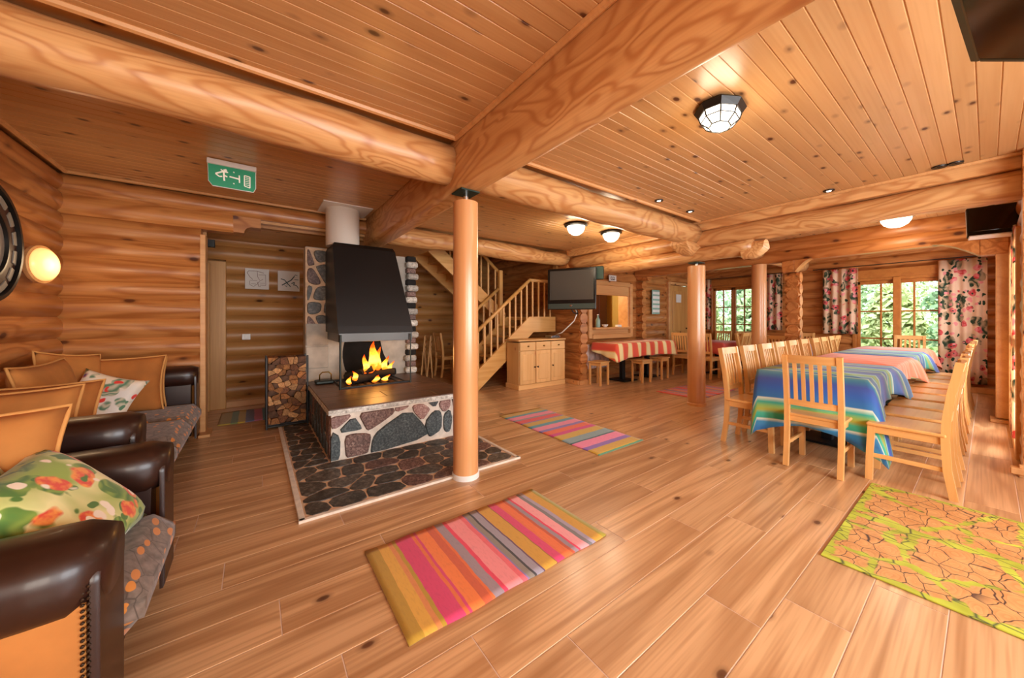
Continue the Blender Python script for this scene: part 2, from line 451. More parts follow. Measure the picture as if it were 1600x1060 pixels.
def jgrid(rect, nx, ny, j=.3):
    x0, y0, x1, y1 = rect; dx, dy = (x1 - x0) / nx, (y1 - y0) / ny
    return [(x0 + dx * (i + .5 + random.uniform(-j, j) + (.25 if k % 2 else -.25)), y0 + dy * (k + .5 + random.uniform(-j, j))) for i in range(nx) for k in range(ny)]

# ------------------------------------------------------------------ floor
HC = 2.68        # ceiling height
PW = 0.2274
fbase = struct(G().box((4.3, 2.8, -.0516), (11.8, 10.7, .1)).build('floor', M['grout']))
PLEN = 1.46
plank_cache = {}
def plank(x0, x1, y0, y1):
    k = (round(x1 - x0, 3), round(y1 - y0, 3))
    if k not in plank_cache:
        plank_cache[k] = G().box((0, 0, 0), (k[0] - .004, k[1] - .004, .006), .001).mesh('plank')
    link('plank', plank_cache[k], M['floor'], fbase, False, ((x0 + x1) / 2, (y0 + y1) / 2, -.003))
offs = {4: .267, 3: .705, 2: 1.017, 1: .23, 6: .09, 8: -.126, 5: .93, 7: .6, 0: .5, -1: .95, 9: .45, 10: 1.1}
k = -11
rest = G()
while True:
    y0 = .326 + PW * k
    y1 = y0 + PW
    if y0 > 8.0: break
    o = offs.get(k + 0, (k * .618) % 1.0 * PLEN)
    x = o - 3 * PLEN
    while x < 10.1:
        a, b = max(x, -1.6), min(x + PLEN, 10.15)
        if b - a > .03:
            far = (y0 > 5.35 and not (a < .7)) or y0 < -1.0 or (a > 5 and y0 < -.25) or (a > 5.3 and y0 > 5.2)
            if far: rest.box(((a + b) / 2, (y0 + y1) / 2, -.003), (b - a - .004, PW - .004, .006))
            else: plank(a, b, y0, y1)
        x += PLEN
    k += 1
ro = rest.build('plank', M['floor'], fbase); ro['kind'] = 'stuff'

# ------------------------------------------------------------------ log walls
LH = 0.2
log_cache = {}
def log_mesh(L, mat, h=LH, bulge=.042, depth=.17):
    key = (round(L, 3), mat, h, bulge, depth)
    if key not in log_cache:
        g = G(); n = 9; prof = []
        R = (bulge ** 2 + (h / 2) ** 2) / (2 * bulge)
        for i in range(n + 1):
            z = -h / 2 + h * i / n
            prof.append((-(math.sqrt(max(R * R - z * z, 0)) - (R - bulge)), z))
        prof += [(depth, h / 2), (depth, -h / 2)]
        m = len(prof); ns = max(2, int(L / 1.2) + 1)
        for k in range(ns):
            x = -L / 2 + L * k / (ns - 1); g.v += [(x, y, z) for y, z in prof]
        for k in range(ns - 1):
            for i in range(m): g.f.append((k * m + i, k * m + (i + 1) % m, (k + 1) * m + (i + 1) % m, (k + 1) * m + i))
        g.f += [tuple(range(m)), tuple(range((ns - 1) * m, ns * m))[::-1]]
        log_cache[key] = g.mesh('log')
        for p in log_cache[key].polygons: p.use_smooth = True
        try: log_cache[key].set_sharp_from_angle(angle=.6)
        except Exception: pass
    return log_cache[key]
NRZ = {'-y': 0, '+x': PI / 2, '-x': -PI / 2, '+y': PI}
def log_wall(name, face, normal, a0, a1, z0, z1, openings=(), mat='log', zoff=0.0, top_runs=()):
    """face: coordinate of the log bulge's front; runs along x for +-y normals, along y otherwise"""
    w = struct(empty(name, (0, 0, 0)))
    z = z0 - zoff
    while z < z1 - .01:
        za, zb = max(z, z0), min(z + LH, z1)
        h = zb - za
        if h > .04:
            runs = [(a0, a1)]
            for (b0, b1, lo, hi) in openings:
                if (za + zb) / 2 > lo and (za + zb) / 2 < hi:
                    nr = []
                    for r0, r1 in runs:
                        if b1 <= r0 or b0 >= r1: nr.append((r0, r1)); continue
                        if b0 > r0: nr.append((r0, b0))
                        if b1 < r1: nr.append((b1, r1))
                    runs = nr
            for r0, r1 in runs:
                if r1 - r0 < .03: continue
                me = log_mesh(r1 - r0, mat, round(h, 3))
                c = (r0 + r1) / 2; zc = (za + zb) / 2; B = .042
                loc = {'-y': (c, face + B, zc), '+y': (c, face - B, zc), '+x': (face - B, c, zc), '-x': (face + B, c, zc)}[normal]
                link('log', me, M[mat], w, False, loc, NRZ[normal])
        z += LH
    return w

WT = 2.66
# left wall (sofas), back wall beside the opening, hall wall with the pictures, stair wall
log_wall('wall_left', -1.45, '+x', -2.45, 5.16, 0, WT, zoff=.1)
log_wall('wall_back', 5.15, '-y', -1.62, -.48, 0, 2.286, zoff=.115)
log_wall('wall_hall', 6.5, '-y', -.70, 1.2, 0, 2.6, openings=[(-.70, -.335, 0, 2.1)], mat='log_hall', zoff=.06)
bk = struct(empty('wall_leak_block'))  # unseen panels added behind the log walls to stop light leaks
for c, d in (((-1.72, 1.6, 1.4), (.1, 8.3, 2.9)), ((-1.1, 5.42, 1.4), (1.3, .1, 2.9)), ((.3, 5.42, 2.62), (2.2, .1, .4)), ((-.75, 6.0, 1.4), (.1, 1.3, 2.9)), ((.2, 6.78, 1.4), (2.0, .1, 2.9)), ((3.3, 8.25, 2.4), (4.6, .1, 4.8)), ((5.42, 6.7, 2.4), (.1, 3.2, 4.8)), ((1.75, -2.6, .3), (7, .1, .6)), ((9.0, -.45, .4), (2.4, .1, .8)), ((7.6, -.45, 1.3), (.6, .1, 2.7)), ((9.8, -.45, 1.3), (.6, .1, 2.7)), ((5.3, -.5, 1.3), (.3, .1, 2.7)), ((10.38, 2.55, 1.3), (.1, 1.3, 2.7)), ((10.38, 4.95, 1.3), (.1, .7, 2.7)), ((10.38, -.05, 1.3), (.1, .7, 2.7)), ((9.5, 5.42, 1.4), (1.4, .1, 2.9)), ((6.8, 5.42, 2.5), (3.4, .1, .6)), ((6.8, 5.42, .4), (3.4, .1, .8)), ((1.8, -2.6, 2.6), (7, .1, .5)), ((7.6, -.45, 2.55), (5.2, .1, .5))): G().box(c, d).build('panel', M['log_hall'], bk)
log_wall('wall_hall_return', -.64, '+x', 5.34, 6.5, 0, 2.6, mat='log_hall')
log_wall('wall_stair', 8.0, '-y', 1.0, 5.3, 0, 4.6, mat='log_hall', zoff=.05)
log_wall('wall_stair_side', 1.22, '+x', 6.6, 8.0, 0, 4.6, mat='log_hall')
# header logs over the opening
hdr = struct(empty('wall_back_header'))
for (xa, xb, zc, hh) in ((-1.56, 1.26, 2.57, .18), (-1.56, -.20, 2.383, .194)):
    link('log', log_mesh(xb - xa, 'log', hh), M['log'], hdr, False, ((xa + xb) / 2, 5.192, zc))
# rounded-off end of the second header log
g = G()
pr = [(-.20, 2.48), (-.20, 2.29), (-.10, 2.29)] + [(-.02 - .08 * math.cos(PI / 2 * i / 6) * 1.0, 2.37 - .08 + .08 * math.sin(PI / 2 * i / 6)) for i in range(7)] + [(.06, 2.37), (.06, 2.48)]
g.prism(pr, lambda a, b: (a, 5.165, b), lambda a, b: (a, 5.36, b)); g.build('log_end', M['log'], hdr)
struct(G().box((-.465, 5.26, 1.11), (.05, .22, 2.22), .006).build('trim_1', M['trim']))
struct(G().box((-.44, 5.15, .015), (.1, .3, .03), .004).build('trim_2', M['trim']))
struct(G().box((.2, 6.49, .045), (1.7, .04, .09), .005).build('baseboard_hall', M['trim']))
# upper storey seen through the stairwell: closed box
up = struct(empty('ceiling_stairwell'))
G().box((3.3, 6.7, 4.65), (4.4, 3.0, .1)).build('panel', M['log_hall'], up)
G().box((1.13, 6.65, 3.7), (.1, 2.7, 1.9)).build('panel', M['log_hall'], up)
G().box((3.3, 5.45, 3.75), (4.2, .1, 1.8)).build('panel', M['log_hall'], up)
G().box((5.48, 6.7, 3.7), (.1, 2.7, 2.0)).build('panel', M['log_hall'], up)

# wall between stair and kitchen (its end carries the television), kitchen wall with hatch
log_wall('wall_stair_kitchen', 5.13, '-x', 4.76, 8.0, 0, 4.6, openings=[(4.5, 5.1, 2.1, 5)], mat='log')
we = struct(empty('wall_stair_kitchen_end'))
for i in range(11):
    z = .1 + i * .2
    if z > 2.1: break
    G().cyl((5.24, 4.72, z), (5.24, 4.80, z), .108, .108, 14).build('log_end', M['log'], we, SM)
struct(G().box((5.22, 4.70, .04), (.3, .06, .08), .006).build('trim_3', M['trim']))
struct(G().box((5.07, 5.1, .04), (.05, .8, .08), .006).build('trim_4', M['trim']))
log_wall('wall_kitchen', 5.1, '-y', 5.36, 8.92, 0, WT, openings=[(5.85, 7.22, .92, 2.06)])
# crossing log ends that stick out of the kitchen wall
ce = struct(empty('wall_kitchen_corner'))
for i in range(13):
    z = .1 + i * .2
    L = .16 if i < 11 else .30
    g = G(); g.cyl((7.62, 5.14, z), (7.62, 5.1 - L, z), .094, .098, 14); g.build('log_end', M['log'], ce, SM)
# wall above the door and behind it
log_wall('wall_kitchen_far', 5.1, '-y', 8.92, 10.16, 2.28, WT)

# far wall with windows, right wall, wall stub at the right edge, unseen walls behind the camera
WIN_R = (.42, 1.68, .20, 2.12)
WIN_L = (3.40, 4.52, .55, 2.18)
log_wall('wall_far', 10.1, '-x', -.3, 5.2, 0, HC, openings=[(WIN_R[0], WIN_R[1], WIN_R[2], WIN_R[3]), (WIN_L[0], WIN_L[1], WIN_L[2], WIN_L[3])], zoff=.06)
log_wall('wall_right', -.17, '+y', 5.2, 10.1, 0, HC, openings=[(5.55, 7.2, 0, 2.12), (7.95, 9.45, .9, 2.1)], zoff=.1)
log_wall('wall_stub', 5.02, '-x', -2.45, -.17, 0, HC, zoff=.06)
log_wall('wall_front', -2.35, '+y', -1.5, 5.1, 0, HC, openings=[(.7, 4.1, .7, 2.2), (-1.2, .2, .8, 2.1)])
for i, (x, w) in enumerate(((2.4, 3.4), (-.5, 1.4))):  # unseen windows, added so that fill comes from behind the camera
    wi = struct(empty('window_%d' % (i + 3)))
    for s in (-1, 0, 1): G().box((x + s * (w / 2 - .03), -2.36, 1.45), (.06, .1, 1.5), .006).build('mullion', M['trim'], wi)
    for zz in (.72, 2.18): G().box((x, -2.36, zz), (w, .1, .06), .006).build('frame_rail', M['trim'], wi)
struct(G().box((5.0, -.155, .05), (.09, .09, .05), .005).build('trim_5', M['trim']))
struct(G().box((5.0, -.9, .05), (.04, 1.5, .1), .005).build('baseboard_stub', M['trim']))
struct(G().box((7.5, -.12, 1.2), (.14, .12, 2.3), .008).build('trim_6', M['trim']))
struct(G().box((7.5, -.12, .02), (.26, .2, .04), .005).build('trim_7', M['trim']))
struct(G().box((10.07, 1.0, .05), (.05, 2.5, .1), .005).build('baseboard_far', M['trim']))

# ------------------------------------------------------------------ windows
def casement_window(name, x, y0, y1, z0, z1, n_leaf, pane_rows, fixed_ratio=None):
    w = struct(empty(name))
    fw = .06
    def bar(nm, c, d, p=w): return G().box(c, d, .006).build(nm, M['winframe'], p)
    ym, zm = (y0 + y1) / 2, (z0 + z1) / 2
    bar('frame_jamb', (x, y0 + fw / 2, zm), (.13, fw, z1 - z0)); bar('frame_jamb', (x, y1 - fw / 2, zm), (.13, fw, z1 - z0))
    bar('frame_head', (x, ym, z1 - fw / 2), (.13, y1 - y0 - 2 * fw, fw)); bar('frame_sill', (x - .01, ym, z0 + fw / 2), (.16, y1 - y0 - 2 * fw, fw))
    iw = (y1 - y0 - 2 * fw) / n_leaf
    for i in range(n_leaf):
        a = y0 + fw + i * iw; b = a + iw
        lf = bar('casement', (x + .01, (a + b) / 2, z1 - fw - .035), (.06, iw, .07))
        sub = lambda nm, c, d: bar(nm, c, d, lf)
        lw = .055
        sub('stile', (x + .01, a + lw / 2, zm), (.06, lw, z1 - z0 - 2 * fw - .002)); sub('stile', (x + .01, b - lw / 2, zm), (.06, lw, z1 - z0 - 2 * fw - .002))
        sub('rail', (x + .01, (a + b) / 2, z0 + fw + .04), (.06, iw, .08))
        top, bot = z1 - fw - .07, z0 + fw + .08
        hs = (top - bot) / pane_rows
        r = .36 if i == 1 else .64
        yv = a + lw + (iw - 2 * lw) * (r if fixed_ratio else .5)
        for k in range(1, pane_rows): sub('muntin', (x + .01, (a + b) / 2, bot + hs * k), (.035, iw - 2 * lw, .028))
        sub('muntin', (x + .01, yv, (top + bot) / 2), (.035, .03, top - bot))
        for k in range(pane_rows):
            for (pa, pb) in ((a + lw, yv - .015), (yv + .015, b - lw)):
                G().box((x + .012, (pa + pb) / 2, bot + hs * (k + .5)), (.006, pb - pa, hs - .028)).build('pane', M['glass'], lf)
    return w
casement_window('window_1', 10.16, WIN_R[0], WIN_R[1], WIN_R[2] , 2.12, 2, 3, True)
casement_window('window_2', 10.16, WIN_L[0], WIN_L[1], WIN_L[2], 2.18, 2, 3)
# wide boards over and between
struct(G().box((10.085, 1.04, 2.2), (.05, 1.34, .17), .006).build('trim_8', M['winframe']))
struct(G().box((10.085, 3.96, 2.26), (.05, 1.2, .16), .006).build('trim_9', M['winframe']))
struct(G().box((10.10, 1.05, 1.16), (.05, .10, 1.9), .006).build('trim_10', M['winframe']))
# terrace door in the right wall and window beyond the post
td = struct(empty('door_3'))
for x in (5.58, 6.37, 7.17): G().box((x, -.2, 1.06), (.07, .1, 2.1), .006).build('stile', M['trim'], td)
for z in (.06, 1.05, 2.08): G().box((6.37, -.2, z), (1.6, .1, .09), .006).build('rail', M['trim'], td)
w4 = struct(empty('window_5'))
for x in (7.98, 8.7, 9.42): G().box((x, -.2, 1.5), (.06, .1, 1.2), .006).build('stile', M['trim'], w4)
for z in (.93, 2.07): G().box((8.7, -.2, z), (1.5, .1, .06), .006).build('rail', M['trim'], w4)

# ------------------------------------------------------------------ ceiling
cb = struct(G().box((4.3, 1.45, HC + .07), (11.9, 8.0, .1)).build('ceiling', M['ceil']))
BW = .0895
bcache = {}
def board(x0, x1, yc):
    k = round(x1 - x0, 3)
    if k not in bcache:
        g = G(); L = k; hw = BW / 2; pr = [(-hw, .02), (-hw, .004), (-hw + .0015, .004), (-hw + .0045, .0), (hw - .0045, .0), (hw - .0015, .004), (hw, .004), (hw, .02)]
        m = len(pr)
        for x in (-L / 2, L / 2): g.v += [(x, y, z) for y, z in pr]
        g.f += [(i, (i + 1) % m, m + (i + 1) % m, m + i) for i in range(m)] + [tuple(range(m)), tuple(range(m, 2 * m))[::-1]]
        bcache[k] = g.mesh('board')
    link('board', bcache[k], M['ceil'], cb, False, ((x0 + x1) / 2, yc, HC))
y = .084 - 28 * BW
i = 0
while y < 5.1:
    if not (2.44 < y < 2.76):
        board(-1.5, 1.26, y); board(1.5, 5.2, y)
    if y > -.2 and i % 1 == 0: board(5.45, 10.2, y)
    y += BW; i += 1
hb = struct(empty('ceiling_hall'))
for j in range(17): 
    bo = link('board', bcache[round(2.76, 3)], M['ceil'], hb, False, (.3, 5.42 + j * BW, 2.42))
G().box((.35, 6.0, 2.5), (2.2, 1.5, .1)).build('panel', M['ceil'], hb)
G().box((1.85, 6.6, 2.5), (1.1, 2.6, .1)).build('panel', M['ceil'], hb)

# mouldings where boards meet beams and walls
def moulding(name, p0, p1, up=True):
    return struct(G().cyl(p0, p1, .022, .022, 8).build(name, M['trim'], None, SM))
moulding('trim_11', (-1.45, 2.43, HC - .004), (1.25, 2.43, HC - .004))
moulding('trim_12', (1.25, -2.3, HC - .004), (1.25, 2.43, HC - .004))
moulding('trim_13', (-1.45, 5.14, HC - .004), (1.25, 5.14, HC - .004))
moulding('trim_14', (-1.44, 2.75, HC - .004), (-1.44, 5.14, HC - .004))
moulding('trim_15', (5.16, -2.3, HC - .004), (5.16, 5.0, HC - .004))
moulding('trim_16', (1.5, 2.43, HC - .004), (5.1, 2.43, HC - .004))

# ------------------------------------------------------------------ beams
def beam_log(name, axis, fixed, a0, a1, zc, r, parent=None, squash=(1, 1), seed=0, mat='beam', wob=.006, seg=20, ends=None):
    rnd = random.Random(seed); L = a1 - a0; n = max(3, int(L / .18)); g = G()
    ph = [rnd.uniform(0, 6.28) for _ in range(6)]
    for k in range(n + 1):
        x = -L / 2 + L * k / n
        for i in range(seg):
            t = 2 * PI * i / seg
            rr = r + wob * (math.sin(x * 3.1 + 2 * t + ph[0]) + math.sin(x * 7.3 + 3 * t + ph[1]) * .6 + math.sin(x * 1.3 + t + ph[2]))
            c, s = math.cos(t), math.sin(t)
            # squash < 1 flattens (superellipse-like sides)
            g.v.append((x, rr * c * squash[0], rr * s * squash[1]))
    for k in range(n):
        for i in range(seg): g.f.append((k * seg + i, k * seg + (i + 1) % seg, (k + 1) * seg + (i + 1) % seg, (k + 1) * seg + i))
    g.f += [tuple(range(seg)), tuple(range(n * seg, (n + 1) * seg))[::-1]]
    me = g.mesh(name)
    o = link(name, me, M[mat], parent, True)
    for p in me.polygons:
        if len(p.vertices) > 4: p.use_smooth = False
    c = (a0 + a1) / 2
    if axis == 'x': o.location = (c, fixed, zc)
    else: o.location = (fixed, c, zc); o.rotation_euler.z = PI / 2
    return o
def square_beam(name, axis, fixed, a0, a1, z0, z1, w, parent, mat='beam', rnd=.05):
    """hewn beam with rounded lower edges, local x along the length"""
    L = a1 - a0; h = z1 - z0; g = G(); pr = []
    hw = w / 2
    pr += [(hw, h / 2), (-hw, h / 2)]
    for i in range(6): t = PI + PI / 2 * i / 5; pr.append((-hw + rnd + rnd * math.cos(t), -h / 2 + rnd + rnd * math.sin(t)))
    for i in range(6): t = 1.5 * PI + PI / 2 * i / 5; pr.append((hw - rnd + rnd * math.cos(t), -h / 2 + rnd + rnd * math.sin(t)))
    m = len(pr)
    for x in (-L / 2, L / 2): g.v += [(x, y, z) for y, z in pr]
    g.f += [(i, (i + 1) % m, m + (i + 1) % m, m + i) for i in range(m)] + [tuple(range(m)), tuple(range(m, 2 * m))[::-1]]
    o = link(name, g.mesh(name), M[mat], parent, SM)
    c = (a0 + a1) / 2; zc = (z0 + z1) / 2
    if axis == 'x': o.location = (c, fixed, zc)
    else: o.location = (fixed, c, zc); o.rotation_euler.z = PI / 2
    return o
mb = tag(empty('ceiling_beam', (1.38, 2.5, 2.3)), 'long squared timber beam running over the tall front column', 'beam')
mb.location = (0, 0, 0)
square_beam('upper_timber', 'y', 1.385, -2.35, 5.3, 2.55, HC + .01, .235, mb, rnd=.02)
square_beam('lower_timber', 'y', 1.385, -2.35, 5.3, 2.315, 2.548, .255, mb, rnd=.07)
b2 = tag(empty('ceiling_beam'), 'round log beam running from the left wall to the dining room', 'beam')
beam_log('log', 'x', 2.60, -1.5, 1.26, 2.53, .155, b2, seed=3)
beam_log('log', 'x', 2.60, 1.51, 5.2, 2.53, .155, b2, seed=4)
G().cyl((-1.46, 2.58, 2.27), (-1.05, 2.58, 2.27), .10, .085, 16).build('bracket_log', M['beam'], b2, SM)
b3 = tag(empty('ceiling_beam'), 'rough pale log beam above the staircase', 'beam')
beam_log('log', 'x', 5.22, 1.52, 5.2, 2.52, .14, b3, seed=9, wob=.012)
b4 = tag(empty('ceiling_beam'), 'stacked log cross beam carried by the middle round column', 'beam')
square_beam('upper_timber', 'y', 5.32, -2.35, 5.1, 2.56, HC, .24, b4, rnd=.02)
beam_log('log', 'y', 5.32, -2.35, 5.1, 2.445, .125, b4, squash=(1.15, 1), seed=5)
beam_log('lower_log', 'y', 5.32, 1.82, 5.05, 2.235, .105, b4, squash=(1.2, 1), seed=6)
# cut-away log ends
def cut_end(parent, p, d, r, L):
    """log end with a hollowed underside, pointing along d"""
    p = Vector(p); d = Vector(d); side = Vector((-d.y, d.x, 0)); g = G(); n = 10; seg = 16
    for k in range(n + 1):
        t = k / n; cutz = 0.0 if t < .35 else ((t - .35) / .65) ** 2 * r * 1.1
        for i in range(seg):
            a = 2 * PI * i / seg; z = r * math.sin(a)
            z = max(z, -r + cutz)
            g.v.append(p + d * (L * t) + side * (r * math.cos(a)) + Vector((0, 0, z)))
    for k in range(n):
        for i in range(seg): g.f.append((k * seg + i, k * seg + (i + 1) % seg, (k + 1) * seg + (i + 1) % seg, (k + 1) * seg + i))
    g.f += [tuple(range(seg)), tuple(range(n * seg, (n + 1) * seg))[::-1]]
    return g.build('log_end', M['beam'], parent, SM)
cut_end(b4, (5.3, 2.62, 2.335), (-1, 0, 0), .125, .42)
cut_end(b4, (5.32, 1.95, 2.2), (0, -1, 0), .115, .26)
b5 = tag(empty('ceiling_beam'), 'arched double log beam across the far end of the dining room', 'beam')
for zc, hh in ((2.58, .2), (2.39, .2)): 
    link('log', log_mesh(5.3, 'log', hh), M['log'], b5, False, (7.5, 2.45, zc), -PI / 2)
def arch(parent, y0, y1, z0, x, drop, flip):
    pts = [(y0, z0)]
    for i in range(9):
        t = i / 8; pts.append((y0 + (y1 - y0) * t, z0 - drop * (1 - math.cos(t * PI / 2))))
    pts += [(y1, z0)]
    g = G(); g.prism(pts[1:], lambda a, b: (x - .06, a, b), lambda a, b: (x + .14, a, b)); return g.build('arch_bracket', M['log'], parent)
arch(b5, .45, .06, 2.29, 7.47, .2, 0); G().box((7.51, -.05, 2.19), (.2, .22, .2), .01).build('arch_bracket', M['log'], b5)
arch(b5, 1.72, 1.95, 2.29, 7.47, .2, 0); G().box((7.51, 2.04, 2.19), (.2, .18, .2), .01).build('arch_bracket', M['log'], b5)
b6 = tag(empty('ceiling_beam'), 'round log beam over the far dining column', 'beam')
beam_log('log', 'x', 2.52, 5.5, 7.4, 2.5, .14, b6, seed=12)
beam_log('log', 'x', 2.52, 7.66, 10.08, 2.5, .14, b6, seed=13)
# pier of crossing log ends
pier = struct(empty('wall_pier'))
for i in range(10):
    z = .1 + i * .2
    G().cyl((7.45, 1.99, z), (7.64, 1.99, z), .085, .085, 14).build('log_end', M['log'], pier, SM)
    G().cyl((7.54, 1.89, z + .1), (7.54, 2.10, z + .1), .088, .088, 14).build('log_end', M['log'], pier, SM)

# ------------------------------------------------------------------ columns
def column(x, y, z1, r, ring, label, ztop):
    t = thing('column', label, 'column', (x, y, 0))
    g = G(); n = 14
    g.lathe([(r * 1.0, .0), (r, .03)] + [(r * (1 - .02 * i / n), .03 + (z1 - .03) * i / n) for i in range(1, n + 1)], seg=40); g.build('shaft', M['column'], t, SM)
    g = G(); g.lathe([(r * 1.07, 0), (r * 1.08, .012), (r * 1.08, .035), (r * 1.02, .042)], seg=40); g.build('base_ring', M[ring], t, SM)
    g = G(); g.cyl((0, 0, z1), (0, 0, ztop - .012), .022, .022, 14); g.build('screw_jack', M['chrome'], t, SM)
    g = G(); g.box((0, 0, ztop - .008), (.17, .17, .012), .002); g.build('top_plate', M['steelgreen'], t)
    return t
column(1.385, 2.52, 2.225, .102, 'white', 'round pine column with a white ring beside the fireplace', 2.315)
column(5.32, 2.58, 2.07, .122, 'trim', 'middle round pine column under the stacked cross beam', 2.125)
column(7.56, 2.52, 2.29, .118, 'trim', 'farthest round pine column behind the chair row', 2.35)

# ------------------------------------------------------------------ fireplace
fp = thing('fireplace', 'stone fireplace with black metal hood and raised hearth', 'fireplace')
X0, X1, YF, YB, ZT = .54, 1.93, 3.465, 5.2, .47
core = G().box(((X0 + X1) / 2, (YF + YB) / 2, (ZT - .05) / 2), (X1 - X0 - .02, YB - YF - .02, ZT - .05)).build('hearth_base', M['mortar'], fp)
# front stones, traced as outlines on the front face (x, z)
def px(zx, zy):   # outline sheet units -> metres on the front face
    return (.536 + (zx - 352) * .001625 + 0.0, .462 - (zy - 300 + (zx - 352) * .13) * .00152)
polys = [
 ('st_pink', [(357, 330), (450, 323), (458, 338), (392, 400), (362, 404)]),
 ('st_dark', [(392, 432), (475, 335), (520, 410), (500, 420)]),
 ('st_brown', [(505, 320), (590, 292), (690, 285), (705, 320), (640, 372), (560, 425), (545, 413)]),
 ('st_pink', [(712, 276), (795, 272), (780, 295), (715, 320)]),
 ('st_dark', [(790, 310), (895, 430), (907, 490), (592, 582), (575, 570), (585, 480), (620, 430)]),
 ('st_pink', [(818, 283), (880, 267), (930, 300), (925, 320), (880, 382), (830, 325)]),
 ('st_dark', [(915, 250), (995, 243), (965, 297)]),
 ('st_pink', [(1075, 222), (1010, 245), (998, 285), (1030, 332), (1075, 296)]),
 ('st_dark', [(960, 323), (1005, 325), (1015, 370), (1010, 450), (945, 492), (925, 487), (900, 400)]),
 ('st_dark', [(1032, 350), (1075, 315), (1090, 380), (1075, 465), (1045, 472), (1030, 440)]),
 ('st_brown', [(430, 460), (470, 445), (560, 450), (566, 480), (545, 582), (470, 606), (440, 597)]),
 ('st_dark', [(360, 425), (405, 460), (402, 590), (368, 625), (357, 600)]),
 ('st_brown', [(1090, 215), (1195, 205), (1190, 300), (1110, 320)]),
 ('st_dark', [(1100, 335), (1190, 318), (1195, 440), (1110, 455)]),
]
for mname, pl in polys:
    q = [px(*p) for p in pl]; ca = sum(p[0] for p in q) / len(q); cb_ = sum(p[1] for p in q) / len(q)
    q = chaikin([(ca + (a - ca) * 1.07, cb_ + (b - cb_) * 1.07) for a, b in q], 1)
    q = [(min(max(a, X0 + .004), X1 - .006), min(max(b, .012), .405)) for a, b in q]
    G().prism(q, lambda a, b: (a, YF + .02, b), lambda a, b: (a, YF - .012, b), .94).build('stone', M[mname], core)
def side_stones(x, y0, y1, z0, z1, ny, nz, nrm, gap, mats, parent, sy=1, sz=1):
    for pl in cells(jgrid((y0, z0, y1, z1), ny, nz, .28), (y0, z0, y1, z1), gap, sy, sz):
        q = chaikin(pl, 2)
        G().prism(q, lambda a, b: (x + nrm * -.02, a, b), lambda a, b: (x + nrm * .012, a, b), .93).build('stone', M[random.choice(mats)], parent)
side_stones(X0 + .01, YF + .02, YB - .02, .0, .41, 9, 2, -1, .022, ['st_dark', 'st_dark', 'st_brown'], core, .8, 1.4)
side_stones(X1 - .01, YF + .02, YB - .02, .0, .41, 6, 2, 1, .024, ['st_dark', 'st_brown', 'st_pink'], core)
# top slab: pale edge and brown planks
slab = G().box(((X0 + X1) / 2, (YF + YB) / 2, ZT - .028), (X1 - X0 + .03, YB - YF + .01, .044), .004).build('hearth_slab', M['st_white'], fp)
nrow = 6
for r in range(nrow):
    ya = YF - .01 + (YB - YF) / nrow * r; yb = YF - .01 + (YB - YF) / nrow * (r + 1)
    cut = [X0 - .01, X0 + (.55 if r % 2 else .95) + .1 * random.random(), X1 + .01]
    for a, b in zip(cut[:-1], cut[1:]):
        G().box(((a + b) / 2, (ya + yb) / 2, ZT - .002), (b - a - .005, yb - ya - .005, .012), .002).build('tile', M['hearthtop'], slab)
# chimney wall
ch = G().box((1.25, 5.32, 1.1), (1.45, .22, 2.24), .004).build('chimney_wall', M['whitewash'], fp)
for pl in cells(jgrid((.53, 1.10, .80, 2.20), 2, 5, .28), (.53, 1.10, .80, 2.20), .03):
    q = chaikin(pl, 2)
    G().prism(q, lambda a, b: (a, 5.215, b), lambda a, b: (a, 5.192, b), .92).build('stone', M[random.choice(['st_brown', 'st_floor', 'st_floor'])], ch)
G().box((.665, 5.213, 1.65), (.278, .01, 1.12)).build('mortar_panel', M['mortar_tan'], ch)
for i in range(2):
    G().box((.66, 5.20, .78 + i * .3), (.26, .03, .285), .008).build('plaster_block', M['whitewash'], ch)
# soot on the back wall
pts = [(1.02, .48), (1.62, .48), (1.60, .62), (1.50, .78), (1.44, 1.1), (1.02, 1.1), (.95, .8)]
G().prism(chaikin(pts, 2), lambda a, b: (a, 5.21, b), lambda a, b: (a, 5.203, b)).build('soot_stain', M['soot'], ch)
# whitened stone ends at the right edge of the chimney
for i in range(10):
    z = .52 + i * .175
    G().box((1.90 + random.uniform(-.02, .02), 5.17, z), (.17, .14, .088), .02).build('stone', M['st_white'], ch)
    G().box((1.90, 5.18, z + .088), (.14, .1, .08), .01).build('stone', M['soot'] if i % 2 else M['st_brown'], ch)  # dark-coloured blocks stand for the shaded recesses between the white ends
# hood
g = G()
bot = [(.77, 4.38), (1.64, 4.38), (1.70, 5.2), (.755, 5.2)]; top = [(.755, 4.66), (1.50, 4.66), (1.52, 5.2), (.755, 5.2)]
mid = [(.762, 4.40), (1.635, 4.40), (1.69, 5.2), (.755, 5.2)]
g.v += [(x, y, 1.115) for x, y in bot] + [(x, y, 1.2) for x, y in mid] + [(x, y, 2.17) for x, y in top] + [(x + .02 * (1 if i in (0, 3) else -1), y + (.03 if i < 2 else 0), 2.215) for i, (x, y) in enumerate(top)]
for k in range(3): g.f += [(k * 4 + i, k * 4 + (i + 1) % 4, k * 4 + 4 + (i + 1) % 4, k * 4 + 4 + i) for i in range(4)]
g.f += [(0, 1, 2, 3), (12, 13, 14, 15)]
hood = g.build('hood', M['hoodmetal'], fp)
lip = G(); 
lip.box((1.205, 4.40, 1.065), (.86, .012, .1), .002); lip.box((.778, 4.78, 1.065), (.012, .76, .1), .002); lip.box((1.63, 4.78, 1.065), (.012, .76, .1), .002)
lip.build('hood_lip', M['lipmetal'], hood)
G().cyl((.91, 4.9, 2.2), (.91, 4.9, HC - .01), .195, .195, 40).build('flue_pipe', M['whitepaint'], fp, SM)
